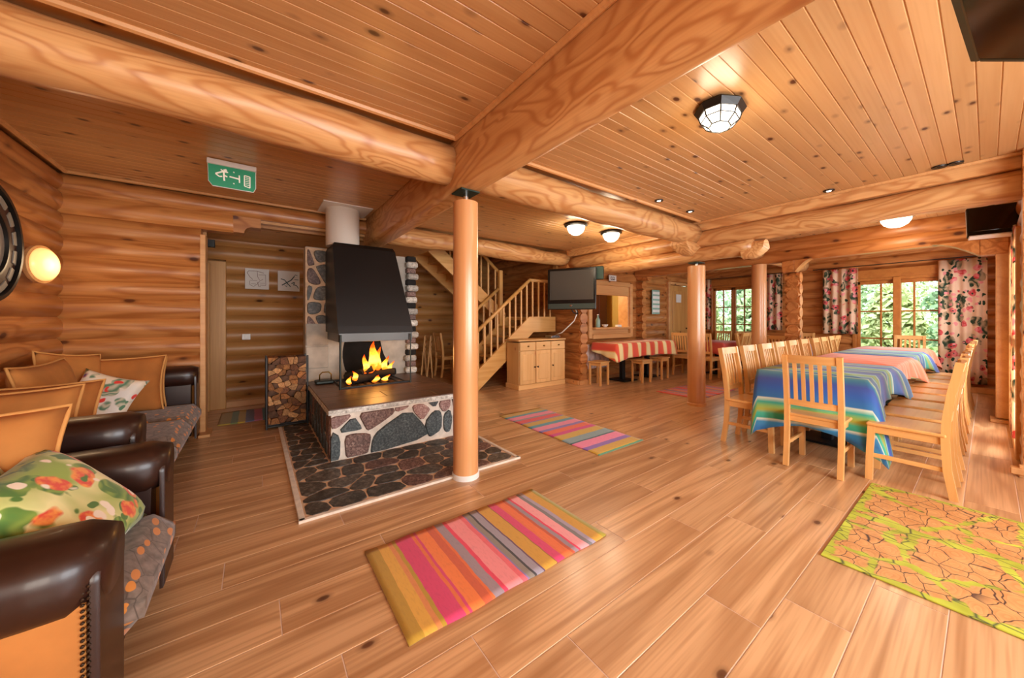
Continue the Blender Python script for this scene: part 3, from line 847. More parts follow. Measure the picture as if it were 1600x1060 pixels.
G().box((.93, 4.86, HC - .004), (.56, .50, .012), .002, rotm(0, 0, .0)).build('flue_plate', M['white'], fp)
# iron posts, grate, fire
G().cyl((.785, 4.36, .472), (.785, 4.36, 1.1), .013, .013, 10).build('iron_post', M['iron'], fp, SM)
G().cyl((1.60, 4.36, .472), (1.60, 4.36, 1.1), .008, .008, 10).build('iron_post', M['iron'], fp, SM)
gr = G(); gr.box((1.19, 4.40, .485), (.82, .03, .022), .003); gr.box((1.19, 5.0, .485), (.82, .03, .022), .003)
for i in range(9): gr.box((.82 + i * .092, 4.7, .487), (.016, .62, .012), .002)
gr.build('grate', M['blackmetal'], fp)
for (a, b, r) in (((.92, 4.55, .545), (1.50, 4.85, .56), .055), ((.95, 4.92, .545), (1.48, 4.58, .60), .05), ((1.05, 4.62, .60), (1.40, 4.95, .70), .045), ((1.12, 4.9, .62), (1.52, 4.72, .58), .05), ((.9, 4.72, .55), (1.2, 4.6, .66), .045)):
    G().cyl(a, b, r, r * .85, 10).build('burning_log', M['ember'], fp, SM)
N = NT('flame')
tc = N.n('ShaderNodeTexCoord'); sp = N.n('ShaderNodeSeparateXYZ'); N.link(tc.outputs['Generated'], sp.inputs[0])
nz = N.noise(tc.outputs['Object'], 14, 3)
f = N.math('ADD', sp.outputs[2], N.math('MULTIPLY', N.math('SUBTRACT', nz, .5), .5))
colr = N.ramp(f, [(0, lin('#ff5a10')), (.2, lin('#ff8a20')), (.4, lin('#ffd060')), (.62, lin('#ffb030')), (.85, lin('#ff5a10')), (1, lin('#b02008'))])
em = N.n('ShaderNodeEmission'); N.link(colr, em.inputs[0]); em.inputs[1].default_value = 2.6
N.link(em.outputs[0], N.out.inputs[0]); M['flame'] = N.m
def flame(x, y, z, h, w, lean=0, seed=0):
    rn = random.Random(seed); g = G(); n = 9; seg = 8; ph = rn.uniform(0, 6)
    for k in range(n + 1):
        t = k / n; r = w * (math.sin(PI * min(1, .12 + t * .88)) ** .7) * (1 - t * .55) * (.55 if t < .05 else 1)
        if k == n: r = .002
        cx = lean * t * t + .25 * w * math.sin(t * 7 + ph); cy = .2 * w * math.cos(t * 6 + ph)
        for i in range(seg):
            a = 2 * PI * i / seg; g.v.append((cx + r * math.cos(a), cy + r * .5 * math.sin(a), h * t))
    for k in range(n):
        for i in range(seg): g.f.append((k * seg + i, k * seg + (i + 1) % seg, (k + 1) * seg + (i + 1) % seg, (k + 1) * seg + i))
    g.f += [tuple(range(seg)), tuple(range(n * seg, (n + 1) * seg))]
    return g.build('flame', M['flame'], fire, True, (x, y, z))
fire = tag(empty('fire', (0, 0, 0)), 'orange log fire burning under the hood', 'fire')
for i, a in enumerate(((1.20, 4.62, .60, .40, .085, .03), (1.27, 4.66, .62, .30, .06, .03), (1.12, 4.60, .60, .24, .05, -.02), (1.36, 4.66, .60, .20, .05, .05), (1.45, 4.74, .58, .14, .04, .06),
                       (.98, 4.50, .54, .12, .04, -.03), (1.20, 4.48, .50, .09, .05, .05), (1.32, 4.5, .50, .08, .05, .06), (.90, 4.5, .50, .10, .035, .02))):
    flame(*a, seed=i)
fl = bpy.data.lights.new('fire_glow', 'POINT'); fl.energy = 9; fl.color = (1, .45, .12); fl.shadow_soft_size = .12
flo = bpy.data.objects.new('fire_glow', fl); COL.objects.link(flo); flo.location = (1.22, 4.45, .80)
# little ash pan with a loop handle
ap = thing('ash_pan', 'small metal ash pan with a loop handle on the hearth', 'pan', (.70, 4.92, ZT + .005))
G().box((0, 0, .025), (.2, .16, .04), .01).build('pan', M['iron'], ap)
G().tube([(-.05, 0, .045), (-.05, 0, .11), (-.02, 0, .14), (.05, 0, .14), (.08, 0, .11), (.08, 0, .045)], .008, 6).build('handle', M['brass'], ap, True)

# stone pad in the floor
pad = thing('hearth_pad', 'dark stone floor pad with white border around the hearth', 'paving', (0, 0, 0))
G().box((1.09, 3.0, .002), (1.70, .90, .010)).build('mortar_bed', M['mortar_tan'], pad); G().box((.395, 4.19, .002), (.29, 1.48, .010)).build('mortar_bed', M['mortar_tan'], pad)
for (c, d) in (((1.095, 2.56, .006), (1.75, .035, .02)), ((.24, 3.75, .006), (.035, 2.4, .02)), ((1.95, 3.0, .006), (.03, .9, .02))):
    G().box(c, d, .003).build('border_strip', M['mortar'], pad)
for rect, nx, ny in (((.265, 2.585, 1.93, 3.45), 7, 5), ((.265, 3.455, .535, 4.92), 2, 9)):
    for pl in cells(jgrid(rect, nx, ny, .36), rect, .012, 1.25, 1):
        q = chaikin(pl, 1)
        G().prism(q, lambda a, b: (a, b, .004), lambda a, b: (a, b, .012), .985).build('stone', M[random.choice(['st_floor', 'st_floor', 'st_floor', 'st_floor', 'st_floor', 'st_brown'])], pad)
# firewood rack
rk = thing('firewood_rack', 'black metal firewood rack beside the stone chimney', 'rack', (.315, 5.06, 0))
for sx in (-1, 1):
    for sy in (-1, 1): G().box((sx * .205, sy * .13, .42), (.02, .02, .84), .003).build('post', M['blackmetal'], rk)
for sy in (-1, 1): G().box((0, sy * .13, .03), (.39, .02, .02), .003).build('rail', M['blackmetal'], rk)
for sx in (-1, 1): G().box((sx * .205, 0, .03), (.016, .24, .02), .003).build('rail', M['blackmetal'], rk)
G().box((0, 0, .045), (.385, .24, .012)).build('tray', M['blackmetal'], rk)
rn = random.Random(5); fw_rect = (.125, .055, .505, .83)
for i, pl in enumerate(cells(jgrid(fw_rect, 6, 11, .45), fw_rect, .004, 1.3, 1)):
    q = chaikin(pl, 1) if i % 3 == 0 else pl; yo = rn.uniform(-.025, .02)
    cx = sum(p[0] for p in q) / len(q); cy = sum(p[1] for p in q) / len(q); L = .27
    q = [(a - cx, b - cy) for a, b in q]
    o = G().prism(q, lambda a, b: (a, L / 2, b), lambda a, b: (a, -L / 2, b)).build('firewood_log', M['bark'] if i % 4 == 1 else M['cutwood2'] if i % 5 < 2 else M['cutwood3'] if i % 5 == 2 else M['cutwood'], None, False, (cx, 5.06 + yo, cy))
    tag(o, 'split firewood log stacked in the rack beside the stone chimney', 'firewood', 'firewood stacked in the rack')

# ------------------------------------------------------------------ hall: door, pictures, switch, rug
d1 = struct(empty('door_1'))
G().box((-.43, 6.46, 1.05), (.20, .05, 2.1), .005).build('frame', M['door'], d1)
dl = G().box((-.535, 6.40, 1.03), (.07, .05, 2.06), .005).build('leaf', M['door'], d1)
G().box((-.6, 6.10, 1.03), (.04, .55, 2.06), .005).build('leaf', M['door'], d1)
G().lathe([(.02, 0), (.02, .01), (.008, .012), (.008, .04), (.018, .045), (.018, .055)], (-.55, 6.375, 1.06), 12, rotm(PI / 2)).build('handle', M['chrome'], d1, SM)
G().box((-.44, 5.6, 2.2), (.1, .06, .09), .004).build('closer', M['blackmetal'], d1)
def picture(x0, x1, z0, z1, y, label, strokes, mat):
    t = thing('drawing', label, 'picture', (0, 0, 0))
    G().box(((x0 + x1) / 2, y, (z0 + z1) / 2), (x1 - x0, .008, z1 - z0), .001).build('sheet', M['paper'], t)
    g = G()
    for s in strokes:
        w = s[0]; pts = [(x0 + a * (x1 - x0), z0 + b * (z1 - z0)) for a, b in s[1:]]
        sm = []
        for i in range(len(pts) - 1):
            for k in range(4): sm.append((pts[i][0] + (pts[i + 1][0] - pts[i][0]) * k / 4, pts[i][1] + (pts[i + 1][1] - pts[i][1]) * k / 4))
        sm.append(pts[-1]); g.ribbon(sm, w, lambda a, b, h: (a, y - .004 - h, b))
    g.build('drawn_lines', mat, t); return t
picture(-.115, .175, 1.73, 2.035, 6.485, 'left paper drawing of thin brown curves in the hall',
        [(.006, (.78, .8), (.5, .88), (.15, .88), (.08, .78), (.2, .58), (.32, .46)), (.005, (.5, .88), (.52, .6), (.6, .45)), (.005, (.55, .7), (.85, .72), (.86, .2), (.6, .2)),
         (.005, (.18, .4), (.2, .2), (.35, .12), (.5, .25), (.6, .4), (.75, .5)), (.004, (.2, .42), (.5, .42)), (.004, (.25, .25), (.45, .25)), (.004, (.6, .3), (.82, .3)), (.006, (.52, .35), (.55, .15), (.65, .12))], M['ink'])
picture(.287, .575, 1.72, 2.03, 6.485, 'right paper drawing of dark green branches in the hall',
        [(.012, (.13, .6), (.3, .55), (.42, .4), (.58, .22)), (.014, (.18, .28), (.4, .42), (.6, .55), (.75, .75)), (.007, (.7, .68), (.8, .84), (.9, .8)), (.012, (.62, .38), (.75, .46), (.72, .3)),
         (.010, (.7, .32), (.85, .3), (.95, .15)), (.006, (.3, .3), (.4, .2), (.42, .38)), (.008, (.75, .6), (.95, .58))], M['ink2'])
sw = thing('light_switch', 'white light switch plate on the hall log wall', 'switch', (-.10, 6.475, 1.02))
G().box((0, 0, 0), (.1, .02, .085), .004).build('plate', M['white'], sw); G().box((0, -.012, 0), (.045, .008, .05), .003).build('rocker', M['white'], sw)

# ------------------------------------------------------------------ rugs
def ragrug(name, x0, x1, y0, y1, label, stops, along, rz=0, wob=.012):
    N = stripes(label[:24] + '_weave', stops, 'UV', 0, wob=wob)
    g = G(); nx, ny = 40, 16; cx, cy = (x0 + x1) / 2, (y0 + y1) / 2
    L = (x1 - x0) if along == 'x' else (y1 - y0)
    for s in (0, 1):
        for i in range(nx + 1):
            for j in range(ny + 1):
                u, v = i / nx, j / ny
                a = (x1 - x0) * (u - .5) if along == 'x' else (x1 - x0) * (v - .5)
                b = (y1 - y0) * (v - .5) if along == 'x' else (y1 - y0) * (u - .5)
                e = .004 * math.sin(u * 19 + v * 3) 
                if v in (0, 1):
                    if along == 'x': b += e
                    else: a += e
                z = .001 + (.007 + .0012 * math.sin(u * 40)) * s
                g.uv[len(g.v)] = (u, v); g.v.append((a, b, z))
    o = (nx + 1) * (ny + 1)
    for i in range(nx):
        for j in range(ny):
            p = i * (ny + 1) + j; q = p + ny + 1
            g.f.append((p, p + 1, q + 1, q)); g.f.append((o + p, o + q, o + q + 1, o + p + 1))
    for i in range(nx):
        for j in (0, ny): p = i * (ny + 1) + j; q = p + ny + 1; g.f.append((p, q, o + q, o + p))
    for j in range(ny):
        for i in (0, nx): p = i * (ny + 1) + j; g.f.append((p, p + 1, o + p + 1, o + p))
    ob = g.build(name, N, None, True, (cx, cy, 0), rz); tag(ob, label, 'rug'); return ob
def seq(pairs):
    tot = sum(w for w, _ in pairs); p = 0; out = []
    for w, c in pairs: out.append((p / tot, c)); p += w
    return out
Yl, Pk, Or, Gy, Pi, Rd, Pu, Bk = '#cf9c3a', '#d6416e', '#e2703a', '#9d8a92', '#ee8f92', '#e2405c', '#8f7aa8', '#5f5a58'
near = [(3, '#b8902e'), (2.5, '#dca640'), (1, '#d98a4e'), (1, '#b9952c'), (4, Pk), (1, Or), (.6, Pk), (3, '#ee7f3c'), (2, '#d0603c'), (.6, Or), (2.4, Gy), (1, Rd), (4.2, Pi), (1.2, '#e86a74'), (.4, Pu),
        (1.6, '#8d8378'), (.6, '#3f3e40'), (2.2, '#9c94a0'), (.4, '#6b4a62'), (3.8, Yl), (.3, '#8a6420'), (2.6, Pk), (.5, Or), (2.2, '#e8743c'), (1, '#c65a3a'), (1.3, Gy), (.6, Rd), (3, '#f0a0a4'), (1.3, '#7d7a78'), (1.3, '#a99cae'), (3, Yl), (1.6, '#a8982e')]
ragrug('rag_rug', .485, 1.672, 1.335, 2.02, 'pink, orange and mustard striped rug nearest the camera', seq(near), 'x')
mid = []
for blk in ([(2.5, '#c9a23a'), (1.2, '#5f9aa8'), (2.2, '#ef8aa4'), (.8, Gy), (2, '#e2504e'), (.6, Pu)], [(2.2, '#cfa83a'), (1.4, '#5a98a8'), (2.4, '#f08fae'), (1, '#8a74b8'), (2, '#ea6a3a'), (1.5, '#d83a88')], [(2.3, '#d2ae40'), (2.4, '#8aa6ac'), (.5, '#4a6a70'), (2.6, '#f28ab0'), (1.3, '#8f6ac0'), (2.4, '#d6ac3c'), (.3, '#5a8a6a')]): mid += blk
mid = mid[::-1]
ragrug('rag_rug', 2.595, 3.30, 2.15, 3.81, 'long pastel striped runner lying in the middle of the floor', seq(mid), 'y')
far = [(2, '#e05a50'), (1.5, '#b98aa0'), (1, Or), (2, '#8f8a98'), (1.4, '#c24f70'), (1, '#d8a040'), (2, '#d56a80'), (1.6, '#9a86a4'), (1.4, '#d84a4a')]
ragrug('rag_rug', 5.70, 7.0, 2.70, 3.46, 'red and mauve striped rug behind the middle column', seq(far + far), 'x')
hall = [(2, '#b59a3c'), (1.2, '#7a8f5a'), (1.2, '#c9a83a'), (1.5, '#6a6a8a'), (1.5, '#c06a90'), (1, '#3f7a8a'), (2, '#c4608a'), (1.2, '#8a5a8a'), (1.6, '#4a6a8a'), (2, '#c23a3a')]
ragrug('rag_rug', -.36, .55, 5.45, 6.15, 'small multicoloured striped rug in the hall doorway', seq(hall), 'x')
# wood-slice print mat
N = NT('wood_slice_print'); tc = N.n('ShaderNodeTexCoord'); p = tc.outputs['Object']
mno = N.n('ShaderNodeTexNoise'); mno.inputs['Scale'].default_value = 9; N.link(p, mno.inputs['Vector'])
pj = N.vmath('ADD', N.vmath('MULTIPLY', p, (.8, 1.2, 1)), N.vmath('MULTIPLY', mno.outputs['Color'], (.07, .07, .0)))
v = N.voro(pj, 11, 'DISTANCE_TO_EDGE'); vc = N.voro(pj, 11)
col = N.ramp(N.noise(p, 9, 3), [(.3, lin('#bd7c46')), (.7, lin('#deaa6e'))])
cr = N.ramp(N.math('FRACT', N.math('MULTIPLY', vc.outputs['Distance'], 5)), [(0, lin('#ca8c52')), (1, lin('#deac72'))])
col = N.mix(.5, col, cr)
sxyz = N.n('ShaderNodeSeparateXYZ'); N.link(p, sxyz.inputs[0])
dist = None
for comp, vals in ((0, (2.465, 3.175, 3.865)), (1, (.535, -.155, -.855))):
    for v0 in vals:
        dd_ = N.math('ABSOLUTE', N.math('SUBTRACT', sxyz.outputs[comp], v0)); dist = dd_ if dist is None else N.math('MINIMUM', dist, dd_)
big = N.voro(p, 2.6, 'DISTANCE_TO_EDGE')
dist = N.math('MINIMUM', dist, N.math('ADD', N.math('MULTIPLY', big.outputs['Distance'], .55), .018))
lv = N.voro(N.vmath('MULTIPLY', p, (1, .5, 1)), 15, 'DISTANCE_TO_EDGE')
leafm = N.ramp(N.math('ADD', dist, N.math('MULTIPLY', N.math('SUBTRACT', N.noise(p, 11, 2), .5), .13)), [(0, (1, 1, 1, 1)), (.034, (1, 1, 1, 1)), (.044, (0, 0, 0, 1))])
leafc = N.ramp(N.noise(p, 6, 2), [(.3, lin('#a0a834')), (.7, lin('#ccd650'))])
leafc = N.mix(N.ramp(lv.outputs['Distance'], [(0, (1, 1, 1, 1)), (.05, (0, 0, 0, 1))]), leafc, lin('#3c4a3c'))
edge = N.ramp(v.outputs['Distance'], [(0, (1, 1, 1, 1)), (.012, (.8, .8, .8, 1)), (.03, (0, 0, 0, 1))])
col = N.mix(edge, col, lin('#2a2230')); col = N.mix(leafm, col, leafc)
N.base(col); N.set(Roughness=.42, Specular_IOR_Level=.5); M['slices'] = N.m
mt = thing('print_mat', 'mat printed with wood slices and yellow-green leaves', 'mat', (0, 0, 0))
G().box((2.82, .19, .005), (.71, .69, .008), .002).build('panel', M['slices'], mt); G().box((3.52, .19, .005), (.69, .69, .008), .002).build('panel', M['slices'], mt)
G().box((2.82, -.51, .005), (.71, .69, .008), .002).build('panel', M['slices'], mt); G().box((3.52, -.51, .005), (.69, .69, .008), .002).build('panel', M['slices'], mt)

# ------------------------------------------------------------------ sofas
N = NT('spotted_seat_fabric'); tc = N.n('ShaderNodeTexCoord'); p = tc.outputs['Object']
v = N.voro(N.vmath('MULTIPLY', p, (1, .55, 1)), 20, 'F1', .55)
m = N.ramp(v.outputs['Distance'], [(0, (1, 1, 1, 1)), (.30, (1, 1, 1, 1)), (.33, (0, 0, 0, 1))])
sc = N.n('ShaderNodeSeparateColor'); N.link(v.outputs['Color'], sc.inputs[0])
gate = N.math('GREATER_THAN', sc.outputs[0], .2)
gcol = N.ramp(N.noise(p, 30, 3), [(.3, lin('#5a4a3e')), (.7, lin('#87766a'))])
m2 = N.voro(N.vmath('ADD', p, (.4, .2, .1)), 11, 'DISTANCE_TO_EDGE')
gcol = N.mix(N.ramp(m2.outputs['Distance'], [(0, (1, 1, 1, 1)), (.03, (0, 0, 0, 1))]), gcol, lin('#4a3c32'))
N.base(N.mix(N.math('MULTIPLY', m, gate), gcol, lin('#cf8236'))); N.set(Roughness=.85, Sheen_Weight=.2); M['spots'] = N.m

def roll_arm(parent, y0, y1, outer, xb, xf, ztop, rz=.095):
    """padded leather arm roll on a side panel; outer = -1 or 1 in y"""
    yc = (y0 + y1) / 2; r = (y1 - y0) / 2; zc = ztop - rz
    g = G(); seg = 22; n = 16; L = xf - xb
    for k in range(n + 1):
        t = k / n; x = xb + L * t
        e = max(0, (x - (xf - .09)) / .09); rr = math.sqrt(max(0, 1 - e * e)) * .3 + .7
        for i in range(seg):
            a = 2 * PI * i / seg; ca, sa = math.cos(a), math.sin(a)
            g.v.append((x, yc + r * rr * math.copysign(abs(ca) ** .8, ca), zc + rz * (.3 + .7 * rr) * math.copysign(abs(sa) ** .8, sa) * (1.25 if sa < 0 else 1)))
    for k in range(n):
        for i in range(seg): g.f.append((k * seg + i, k * seg + (i + 1) % seg, (k + 1) * seg + (i + 1) % seg, (k + 1) * seg + i))
    g.f += [tuple(range(seg)), tuple(range(n * seg, (n + 1) * seg))]
    arm = g.build('armrest', M['leather'], parent, True)
    zb = zc - .01; hw = (y1 - y0) * .38
    G().box(((xb + xf) / 2 - .03, yc + outer * hw * .5, (zb + .05) / 2), (L + .0, hw, zb - .05), .006).build('side_panel', M['suede'], parent)
    g = G(); nn = 8
    for x in (xb, xf - .05):
        for k in range(nn + 1):
            t = k / nn; g.v.append((x, yc - outer * (hw * .75 + .035 * math.sin(PI * t)), .08 + (zb - .06) * t))
        g.v.append((x, yc, zb + .02)); g.v.append((x, yc, .08))
    m = nn + 3
    g.f += [(i, (i + 1) % m, m + (i + 1) % m, m + i) for i in range(m)] + [tuple(range(m)), tuple(range(m, 2 * m))[::-1]]
    g.build('inner_pad', M['leather'], parent, SM)
    pts = [(yc - r * .80, .06), (yc + r * .80, .06), (yc + r * .80, zc - .1)] + [(yc + r * .82 * math.cos(t), zc - .02 + rz * .72 * math.sin(t)) for t in (PI * i / 10 for i in range(11))] + [(yc - r * .80, zc - .1)]
    G().prism(pts, lambda a, b: (xf - .022, a, b), lambda a, b: (xf - .004, a, b), .96).build('arm_front', M['leather'], parent, SM)
    nl = G()
    for row in (0, 1):
        for k in range(34):
            z = .08 + k * (zc - .10) / 33
            nl.lathe([(.0045, 0), (.004, .003), (.002, .0045)], (xf - .034 + row * .011, yc + outer * r * .80, z), 8, rotm(PI / 2 * (1 if outer < 0 else -1)))
    nl.build('nail_heads', M['darkknob'], arm)
    return arm
def seat_cushion(parent, x0, x1, y0, y1, z0, z1, n, nm='seat_cushion'):
    for i in range(n):
        a = y0 + (y1 - y0) * i / n; b = y0 + (y1 - y0) * (i + 1) / n
        g = G(); nx, ny = 14, 14
        for s in (0, 1):
            for ii in range(nx + 1):
                for j in range(ny + 1):
                    u, v = -1 + 2 * ii / nx, -1 + 2 * j / ny
                    cr = max(abs(u), abs(v)); e = max(0, (cr - .86) / .14)
                    dz = (1 - e ** 2) ** .5 if e < 1 else 0
                    zz = (z0 + z1) / 2 + (1 if s else -1) * ((z1 - z0) / 2 * (.25 + .75 * dz) + (.018 * (1 - u * u) * (1 - v * v) if s else 0))
                    g.v.append(((x0 + x1) / 2 + (x1 - x0) / 2 * u, (a + b) / 2 + (b - a) / 2 * .995 * v, zz))
        o = (nx + 1) * (ny + 1)
        for ii in range(nx):
            for j in range(ny):
                p = ii * (ny + 1) + j; q = p + ny + 1; g.f.append((p, p + 1, q + 1, q)); g.f.append((o + p, o + q, o + q + 1, o + p + 1))
        for ii in range(nx):
            for j in (0, ny): p = ii * (ny + 1) + j; q = p + ny + 1; g.f.append((p, q, o + q, o + p))
        for j in range(ny):
            for ii in (0, nx): p = ii * (ny + 1) + j; g.f.append((p, p + 1, o + p + 1, o + p))
        g.build(nm, M['spots'], parent, True)
def sofa(name, label, cat, y0, y1, aw, nseat, ztop, xf=-.37, zs=.43):
    t = thing(name, label, cat, (0, 0, 0))
    xb = -1.40
    roll_arm(t, y0, y0 + aw, -1, xb + .05, xf, ztop); roll_arm(t, y1 - aw, y1, 1, xb + .05, xf, ztop)
    ya, yb = y0 + aw * .88, y1 - aw * .88
    G().box(((xb + xf) / 2 - .03, (ya + yb) / 2, .16), (xf - xb - .08, yb - ya, .19), .012).build('base_frame', M['leather'], t)
    G().box((xb + .1, (ya + yb) / 2, .48), (.2, yb - ya, .62), .05).build('backrest', M['suede2'], t)
    seat_cushion(t, xb + .22, xf + .035, ya + .03, yb - .03, .235, zs, nseat)
    for yy in (y0 + .07, y1 - .07):
        for xx in (xb + .1, xf - .12): G().box((xx, yy, .03), (.06, .06, .06), .008).build('foot', M['darkknob'], t)
    return t
sofa('armchair', 'armchair with dark leather rolled arms nearest the camera', 'armchair', 1.36, 2.46, .27, 1, .70, -.325)
sofa('sofa', 'long dark leather-armed sofa along the left log wall', 'sofa', 2.49, 5.04, .27, 3, .80, -.475)

def cushion_mesh(w, h, th, pinch=.10, n=14):
    g = G()
    for s in (0, 1):
        for i in range(n + 1):
            for j in range(n + 1):
                u, v = -1 + 2 * i / n, -1 + 2 * j / n
                x = u * w / 2 * (1 - pinch * (1 - v * v) * abs(u) ** 3); y = v * h / 2 * (1 - pinch * (1 - u * u) * abs(v) ** 3)
                z = th / 2 * ((1 - u ** 4) * (1 - v ** 4)) ** .55 * (1 if s else -1)
                g.uv[len(g.v)] = ((u + 1) / 2, (v + 1) / 2); g.v.append((x, y, z))
    o = (n + 1) ** 2
    for i in range(n):
        for j in range(n):
            p = i * (n + 1) + j; q = p + n + 1; g.f.append((p, p + 1, q + 1, q)); g.f.append((o + p, o + q, o + q + 1, o + p + 1))
    def edge_ids():
        e = [i * (n + 1) for i in range(n + 1)] + [n * (n + 1) + j for j in range(1, n + 1)] + [i * (n + 1) + n for i in range(n - 1, -1, -1)] + [j for j in range(n - 1, 0, -1)]
        return e
    e = edge_ids()
    for a, b in zip(e, e[1:] + e[:1]): g.f.append((a, b, o + b, o + a))
    g.edge = [g.v[i] for i in e]
    return g
def cushion(label, w, h, th, loc, mat, rot, pipe=True, pinch=.08):
    t = thing('cushion', label, 'cushion', loc); t.rotation_euler = rot
    g = cushion_mesh(w, h, th, pinch); me = g.mesh('cover'); bm = bmesh.new(); bm.from_mesh(me); bmesh.ops.remove_doubles(bm, verts=bm.verts, dist=1e-5); bm.to_mesh(me); bm.free()
    link('cover', me, mat, t, True)
    if pipe: G().tube(g.edge, .008, 6, True).build('piping', M['piping'], t, True)
    return t
R = math.radians
# tan back cushions
cushion('big tan cushion leaning on the inner arm of the armchair', .86, .56, .17, (-1.02, 2.10, .66), M['suede'], (R(78), 0, R(4)))
cushion('tan cushion behind the armchair cushion, against the near sofa arm', .65, .54, .15, (-1.08, 2.87, .66), M['suede'], (R(74), 0, R(2)))
cushion('second tan cushion on the sofa, next to the near arm', .66, .54, .15, (-1.06, 3.08, .66), M['suede2'], (R(72), 0, R(-3)))
cushion('tan cushion against the left wall at the middle of the sofa', .70, .54, .15, (-1.13, 3.82, .72), M['suede'], (R(78), 0, R(88)))
cushion('tan cushion tilted in the far corner of the sofa', .50, .54, .14, (-1.20, 4.40, .74), M['suede'], (R(80), R(8), R(62)))
cushion('wide tan cushion standing at the far arm of the sofa', .74, .52, .13, (-1.05, 4.60, .68), M['suede2'], (R(80), 0, R(-2)))
cushion('narrow tan cushion squeezed beside the far leather arm', .58, .48, .11, (-.98, 4.73, .67), M['suede'], (R(84), 0, 0))
M['floralG'] = floral('green_floral_print', '#e6e0a0', '#4f7a30', '#93ad48', '#dd4f3a', '#f6ead4', '#f09848', 5.5)
M['floralG2'] = floral('green_floral_print_dark', '#a8b468', '#2f5a2a', '#6f9638', '#d8503a', '#e8c060', '#3a6ab0', 5.5)
M['floralW'] = floral('white_poppy_print', '#f0ece2', '#5d8a6a', '#f3e3c8', '#e2433a', '#ee4438', '#2a3a80', 5.0)
def orient(o, ex, ey, loc):
    ex = Vector(ex).normalized(); ey = Vector(ey); ey = (ey - ex * ey.dot(ex)).normalized(); nz = ex.cross(ey)
    o.matrix_world = Matrix.Translation(Vector(loc)) @ Matrix((ex, ey, nz)).transposed().to_4x4(); return o
orient(cushion('bright green floral pillow lying on the armchair seat', .50, .46, .19, (0, 0, 0), M['floralG'], (0, 0, 0), False, .10), (.1, .99, .05), (-.655, .08, .75), (-.55, 1.90, .60))
orient(cushion('second green floral pillow behind, at the left picture edge', .50, .48, .16, (0, 0, 0), M['floralG2'], (0, 0, 0), False, .10), (.08, .99, .02), (-.5, .05, .86), (-.76, 1.88, .67))
cushion('white pillow with red poppies on the sofa', .42, .42, .15, (-1.00, 4.27, .63), M['floralW'], (R(66), R(18), R(-14)), False, .12)

# ------------------------------------------------------------------ left wall: lamp and wheel decoration
wl = thing('wall_lamp', 'round glowing wall lamp on the left log wall', 'lamp', (-1.44, 4.47, 1.715))
my = rotm(0, PI / 2, 0)
mz = rotm(0, 0, R(-14)) @ my
G().cyl((0, 0, 0), (.07, 0, 0), .035, .03, 14).build('bracket', M['trim'], wl, SM)
G().lathe([(.14, .05), (.15, .06), (.15, .085), (.135, .09)], (0, 0, 0), 32, mz).build('backplate', M['trim'], wl, SM)
G().lathe([(.132, .088), (.128, .105), (.105, .125), (.06, .138), (.01, .142)], (0, 0, 0), 32, mz).build('lamp_glass', M['warmglass'], wl, True)
l = bpy.data.lights.new('wall_lamp_light', 'POINT'); l.energy = 4.5; l.color = (1, .70, .40); l.shadow_soft_size = .1
lo = bpy.data.objects.new('wall_lamp_light', l); COL.objects.link(lo); lo.location = (-1.18, 4.47, 1.72)
wd = thing('decorative_wheel', 'round dark-rimmed wheel decoration with grey panels on the left wall', 'wall decoration', (-1.42, 3.81, 1.79))
def ring(r0, r1, x0, x1, nm, mat, seg=48):
    g = G()
    for r, x in ((r0, x0), (r1, x0), (r1, x1), (r0, x1)):
        for k in range(seg): t = 2 * PI * k / seg; g.v.append((x, r * math.cos(t), r * math.sin(t)))
    for i in range(4):
        for k in range(seg): g.f.append((i * seg + k, i * seg + (k + 1) % seg, ((i + 1) % 4) * seg + (k + 1) % seg, ((i + 1) % 4) * seg + k))
    return g.build(nm, mat, wd, SM)
ring(.375, .40, 0, .05, 'rim', M['blackmetal']); ring(.25, .375, 0, .025, 'band', plain('dark_brown_band', '#4a2c1e', .6)); ring(.235, .25, 0, .04, 'inner_rim', M['blackmetal'])
gp = plain('grey_panel', '#9a9082', .6)
for k in range(16):
    t = 2 * PI * (k + .5) / 16; pts = []
    for (r, dt) in ((.325, -.135), (.325, 0), (.325, .135), (.365, .14), (.365, 0), (.365, -.14)): pts.append((r * math.cos(t + dt), r * math.sin(t + dt)))
    G().prism(pts, lambda a, b: (.02, a, b), lambda a, b: (.032, a, b)).build('panel', gp, wd)
G().cyl((0, 0, 0), (.02, 0, 0), .235, .235, 40).build('disc', gp, wd, SM)

# ------------------------------------------------------------------ dining chairs
def post_sweep(g, x, pts, w, th):
    n = len(pts)
    o = len(g.v)
    for i, (y, z) in enumerate(pts):
        a = pts[max(i - 1, 0)]; b = pts[min(i + 1, n - 1)]
        dy, dz = b[0] - a[0], b[1] - a[1]; l = math.hypot(dy, dz); ny, nz = dz / l, -dy / l
        for sx, st in ((-1, -1), (1, -1), (1, 1), (-1, 1)): g.v.append((x + sx * w / 2, y + st * ny * th / 2, z + st * nz * th / 2))
    for i in range(n - 1):
        for k in range(4): g.f.append((o + i * 4 + k, o + i * 4 + (k + 1) % 4, o + (i + 1) * 4 + (k + 1) % 4, o + (i + 1) * 4 + k))
    g.f += [(o, o + 3, o + 2, o + 1), tuple(o + (n - 1) * 4 + k for k in range(4))]
    return g
BACK = [(-.235, 0), (-.205, .2), (-.195, .42), (-.2, .55), (-.222, .75), (-.262, .975)]
def back_y(z):
    for (y0, z0), (y1, z1) in zip(BACK, BACK[1:]):
        if z <= z1: return y0 + (y1 - y0) * (z - z0) / (z1 - z0)
    return BACK[-1][0]
